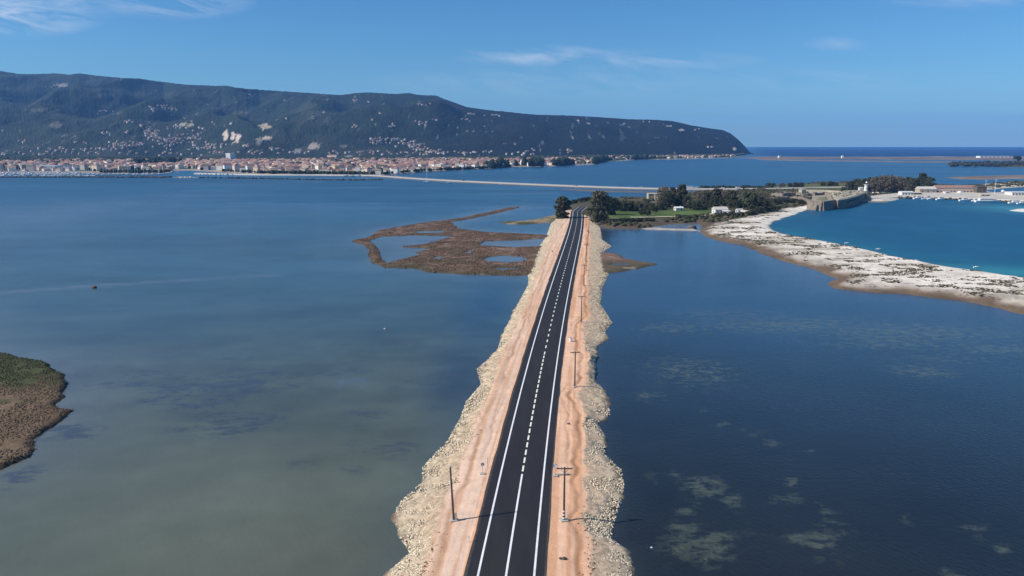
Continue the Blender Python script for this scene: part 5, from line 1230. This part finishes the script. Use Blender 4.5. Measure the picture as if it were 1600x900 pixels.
# ------------------------------------------------------------------ vehicles on the old causeway road
CARP = [simple('white_car_paint', (.80, .80, .80), (.74, .74, .74), 1, .3), simple('silver_car_paint', (.5, .51, .52), (.45, .45, .46), 1, .3), simple('dark_car_paint', (.03, .035, .045), (.04, .045, .05), 1, .3)]
TYRE = simple('tyre_rubber', (.02, .02, .02), (.03, .03, .03), 2, .8)
def vehicle(kind, paint):
    L_, W_, Hh = {'car': (4.4, 1.8, .75), 'van': (5.6, 2.0, 1.7), 'bus': (11.5, 2.5, 2.6)}[kind]
    o = empty({'car': 'car', 'van': 'van', 'bus': 'coach'}[kind], (0, 0, 0)); MB().box((0, 0, .35 + Hh / 2), (L_, W_, Hh), taper=.97).build('body', paint, o, bevel=.12)
    if kind == 'car': MB().box((-.2, 0, 1.38), (2.4, 1.6, .6), taper=.78).build('cabin', GLASS, o)
    else: MB().box((.1, 0, .35 + Hh * .68), (L_ - .4, W_ + .02, Hh * .28)).build('window_band', GLASS, o)
    for sx in (-1, 1):
        for sy in (-1, 1): MB().tube((sx * L_ * .32, sy * (W_ / 2 - .2), .34), (sx * L_ * .32, sy * (W_ / 2 + .02), .34), .34, .34, 12).build('wheel', TYRE, o)
    return o
protos = {}
def drive(kind, pi, px, label, side=0):
    key = (kind, pi)
    if key in protos: o = copy_tree(protos[key])
    else: o = vehicle(kind, CARP[pi]); protos[key] = o
    xs = AZC(px) ; j = int(np.argmin(np.abs(FC[:, 0] / FC[:, 1] * 1.0 - xs))); d_ = FC[min(j + 1, len(FC) - 1)] - FC[j]; a = math.atan2(d_[1], d_[0]); n_ = fn[j]
    o.location = (FC[j][0] + n_[0] * side, FC[j][1] + n_[1] * side, 1.86); o.rotation_euler = (0, 0, a)
    return tag(o, label, {'car': 'car', 'van': 'van', 'bus': 'coach'}[kind], 'vehicles on the old causeway road')
drive('bus', 0, 1073, 'white coach on the old causeway road above the grove', 1.7)
drive('van', 0, 1090, 'white van just right of the coach on the old causeway', 1.7)
drive('van', 0, 1160, 'white van on the causeway road above the farmhouse', 1.7)
drive('car', 0, 1139, 'white car between the two vans at the right end of the causeway', -1.7)
drive('car', 1, 1216, 'silver car at the far right end of the causeway road', 1.7)
drive('car', 2, 720, 'dark car on the causeway near the lone yacht', -1.7)
drive('car', 2, 900, 'dark car on the middle of the old causeway', 1.7)
drive('car', 1, 1003, 'silver car on the causeway left of the grove', -1.7)

# ------------------------------------------------------------------ roadside furniture
WOOD = simple('weathered_pole_wood', (.075, .050, .040), (.11, .075, .055), 3, .85, .3, .01, local=True); CER = simple('porcelain', (.45, .44, .42), (.4, .38, .36), 3, .3)
WB = simple('white_band', (.75, .74, .7), (.6, .58, .55), 4, .7); BLK = simple('black_band', (.03, .03, .03), (.05, .05, .05), 4, .7); STEEL = simple('galvanised_steel', (.40, .41, .42), (.30, .31, .32), 6, .45, metal=.3)
CONC = simple('concrete_footing', (.50, .46, .40), (.38, .34, .3), 3, .9)
def utility_pole(arm, band):
    o = empty('utility_pole', (0, 0, 0)); MB().tube((0, 0, -.3), (0, 0, 8.3), .17, .115, 12).build('pole', WOOD, o)
    MB().box((0, 0, .03), (1.1, .9, .22), rz=.3).build('footing', CONC, o)
    if arm:
        c = MB().box((0, .16, 8.0), (2.3, .12, .15)).build('crossarm', WOOD, o)
        for x_ in (-1.05, -.45, .45, 1.05): MB().tube((x_, .16, 8.07), (x_, .16, 8.30), .045, .06, 8).build('insulator', CER, c)
        MB().tube((-.6, .14, 7.95), (0, .14, 7.3), .03).tube((.6, .14, 7.95), (0, .14, 7.3), .03).build('brace', STEEL, o)
    else: MB().tube((0, 0, 8.3), (0, 0, 8.42), .14, .10, 10).build('cap', STEEL, o)
    if band:
        for k_ in range(5): MB().tube((0, 0, .3 + k_ * .26), (0, 0, .3 + k_ * .26 + .25), .185, .182, 12).build('base_band', WB if k_ % 2 == 0 else BLK, o)
    return o
x, y = pt(881, 812.5, Z_R); o = utility_pole(True, True); o.location = (x, y, Z_R - .05); tag(o, 'nearest utility pole right of the road, with crossarm and black and white painted foot', 'utility pole', 'utility poles along the causeway')
x, y = pt(709, 812.5, Z_R); o = utility_pole(False, False); o.location = (x, y, Z_R - .05); o.rotation_euler = (0, math.radians(-2.6), 0)
MB().box((.35, -.1, .6), (.3, .25, 1.1)).build('meter_box', STEEL, o); tag(o, 'leaning utility pole without crossarm on the left side of the road', 'utility pole')
p0 = utility_pole(True, False)
for i, (px, py, lean) in enumerate([(898, 604, 0), (908, 503, .4), (912.5, 446, -.6), (915.5, 408, .5), (918.5, 384, 0), (920, 363, .3)]):
    o = p0 if i == 0 else copy_tree(p0); x, y = pt(px, py, Z_R); o.location = (x, y, Z_R - .05); o.rotation_euler = (0, math.radians(lean), rr.uniform(-.15, .15))
    tag(o, f'wooden pole with crossarm right of the road, {ordn(i + 2)} away from the camera', 'utility pole', 'utility poles along the causeway')
SIGNF = simple('white_sign_face', (.78, .78, .76), (.72, .72, .70), 6, .5); SIGNR = simple('red_sign_rim', (.55, .03, .03), (.48, .03, .03), 6, .5)
def round_sign(px, py, hm, facing, r_, label, ft=True):
    x, y = pt(px, py, Z_R); o = empty('road_sign', (x, y, Z_R)); MB().tube((0, 0, -.3), (0, 0, hm), .035, .035, 8).build('post', STEEL, o)
    s_ = -1 if facing else 1
    f_ = MB().tube((0, s_ * .05, hm - r_), (0, s_ * .085, hm - r_), r_, r_, 24).build('sign_face', SIGNF if facing else STEEL, o)
    if facing: 
        rim = MB(); 
        for a in range(24):
            t0, t1 = a * math.pi / 12, (a + 1) * math.pi / 12; rim.tube((r_ * .93 * math.cos(t0), s_ * .1, hm - r_ + r_ * .93 * math.sin(t0)), (r_ * .93 * math.cos(t1), s_ * .1, hm - r_ + r_ * .93 * math.sin(t1)), r_ * .06, r_ * .06, 5)
        rim.build('rim', STEEL, f_)
    if ft: MB().box((0, 0, .04), (.8, .5, .25)).build('footing', CONC, o)
    return tag(o, label, 'road sign')
round_sign(867.5, 744, 2.25, True, .36, 'round white road sign on a thin post right of the road near the pole')
round_sign(754, 740.5, 2.0, False, .32, 'round sign seen from its grey back on the left side of the road')
def marker(px, py, hm, label):
    x, y = pt(px, py, Z_R); o = empty('marker_post', (x, y, Z_R)); MB().tube((0, 0, -.2), (0, 0, hm), .04, .04, 8).build('post', STEEL, o); MB().box((0, -.03, hm - .2), (.16, .05, .3)).build('reflector', SIGNF, o); return tag(o, label, 'marker post')
marker(762, 730, 1.8, 'thin grey marker post beside the left asphalt edge above the back-facing sign')
marker(733, 847, 1.0, 'short pale marker post on the left asphalt edge near the bottom')
round_sign(863, 397.5, 2.0, False, .4, 'small brown-backed sign far along the left edge of the road', False)
# pale concrete strip, loose stones, drum
x, y = pt(878, 741.5, Z_R); o = MB().box((0, 0, .08), (2.4, .35, .16), rz=.05).build('concrete_kerb', CONC, loc=(x, y, Z_R + .02), bevel=.02); tag(o, 'pale loose concrete kerb lying on the sand beside the round sign', 'kerb stone')
def stone(px, py, s_, label, c=rock_m, z=Z_R):
    x, y = pt(px, py, z); v = IV * (1 + rs_.uniform(-.25, .25, (12, 1))) * [1.3 * s_, .9 * s_, .7 * s_]; o = mesh_np('stone', v, IF, c); o.location = (x, y, z + s_ * .3); return tag(o, label, 'stone')
stone(876, 873, .22, 'dark stone on the right-hand sand near the bottom, left of two')
stone(881.5, 873.5, .28, 'dark stone on the right-hand sand near the bottom, right of two')
stone(888, 662.5, .28, 'dark flat stone alone on the right-hand sand between the first two poles')
stone(148, 449.5, .85, 'small brown rock standing in the left lagoon far from shore', simple('lagoon_rock', (.16, .11, .08), (.10, .07, .05), .8, .9), 0)
stone(601.5, 514.3, .32, 'tiny pale rock in the lagoon left of the road', simple('pale_rock', (.5, .48, .44), (.35, .33, .3), 2, .9), 0)
stone(1018, 856, .16, 'tiny white stone breaking the water right of the causeway', WHITE, 0)
stone(1127, 357.5, 2.2, 'dark boulder at the tip between pond and lagoon', rock_m, 0)
stone(1081, 357.5, 2.6, 'dark brown boulder on the gravel bar beside the grey pond', rock_m, 0)
x, y = pt(891.5, 533, Z_R); o = empty('drum', (x, y, Z_R)); MB().tube((0, 0, 0), (0, 0, .95), .4, .4, 14).build('barrel', WHITE, o); MB().tube((0, 0, .95), (0, 0, 1.0), .42, .42, 14).build('lid', STEEL, o); tag(o, 'white drum standing on the right-hand sand between poles', 'drum')
# pale gravel bar closing the grey pond
x = P([(1000,357.5),(1020,356),(1060,358.2),(1085,358),(1098,362),(1090,360.5),(1055,360),(1015,358.8)])
terrain('sand_bar', [x], [], (.8, 1.2), .5, 3, farm, flat_col((.42, .38, .33), (.25, .21, .17)), wob=1.5, seed=120)
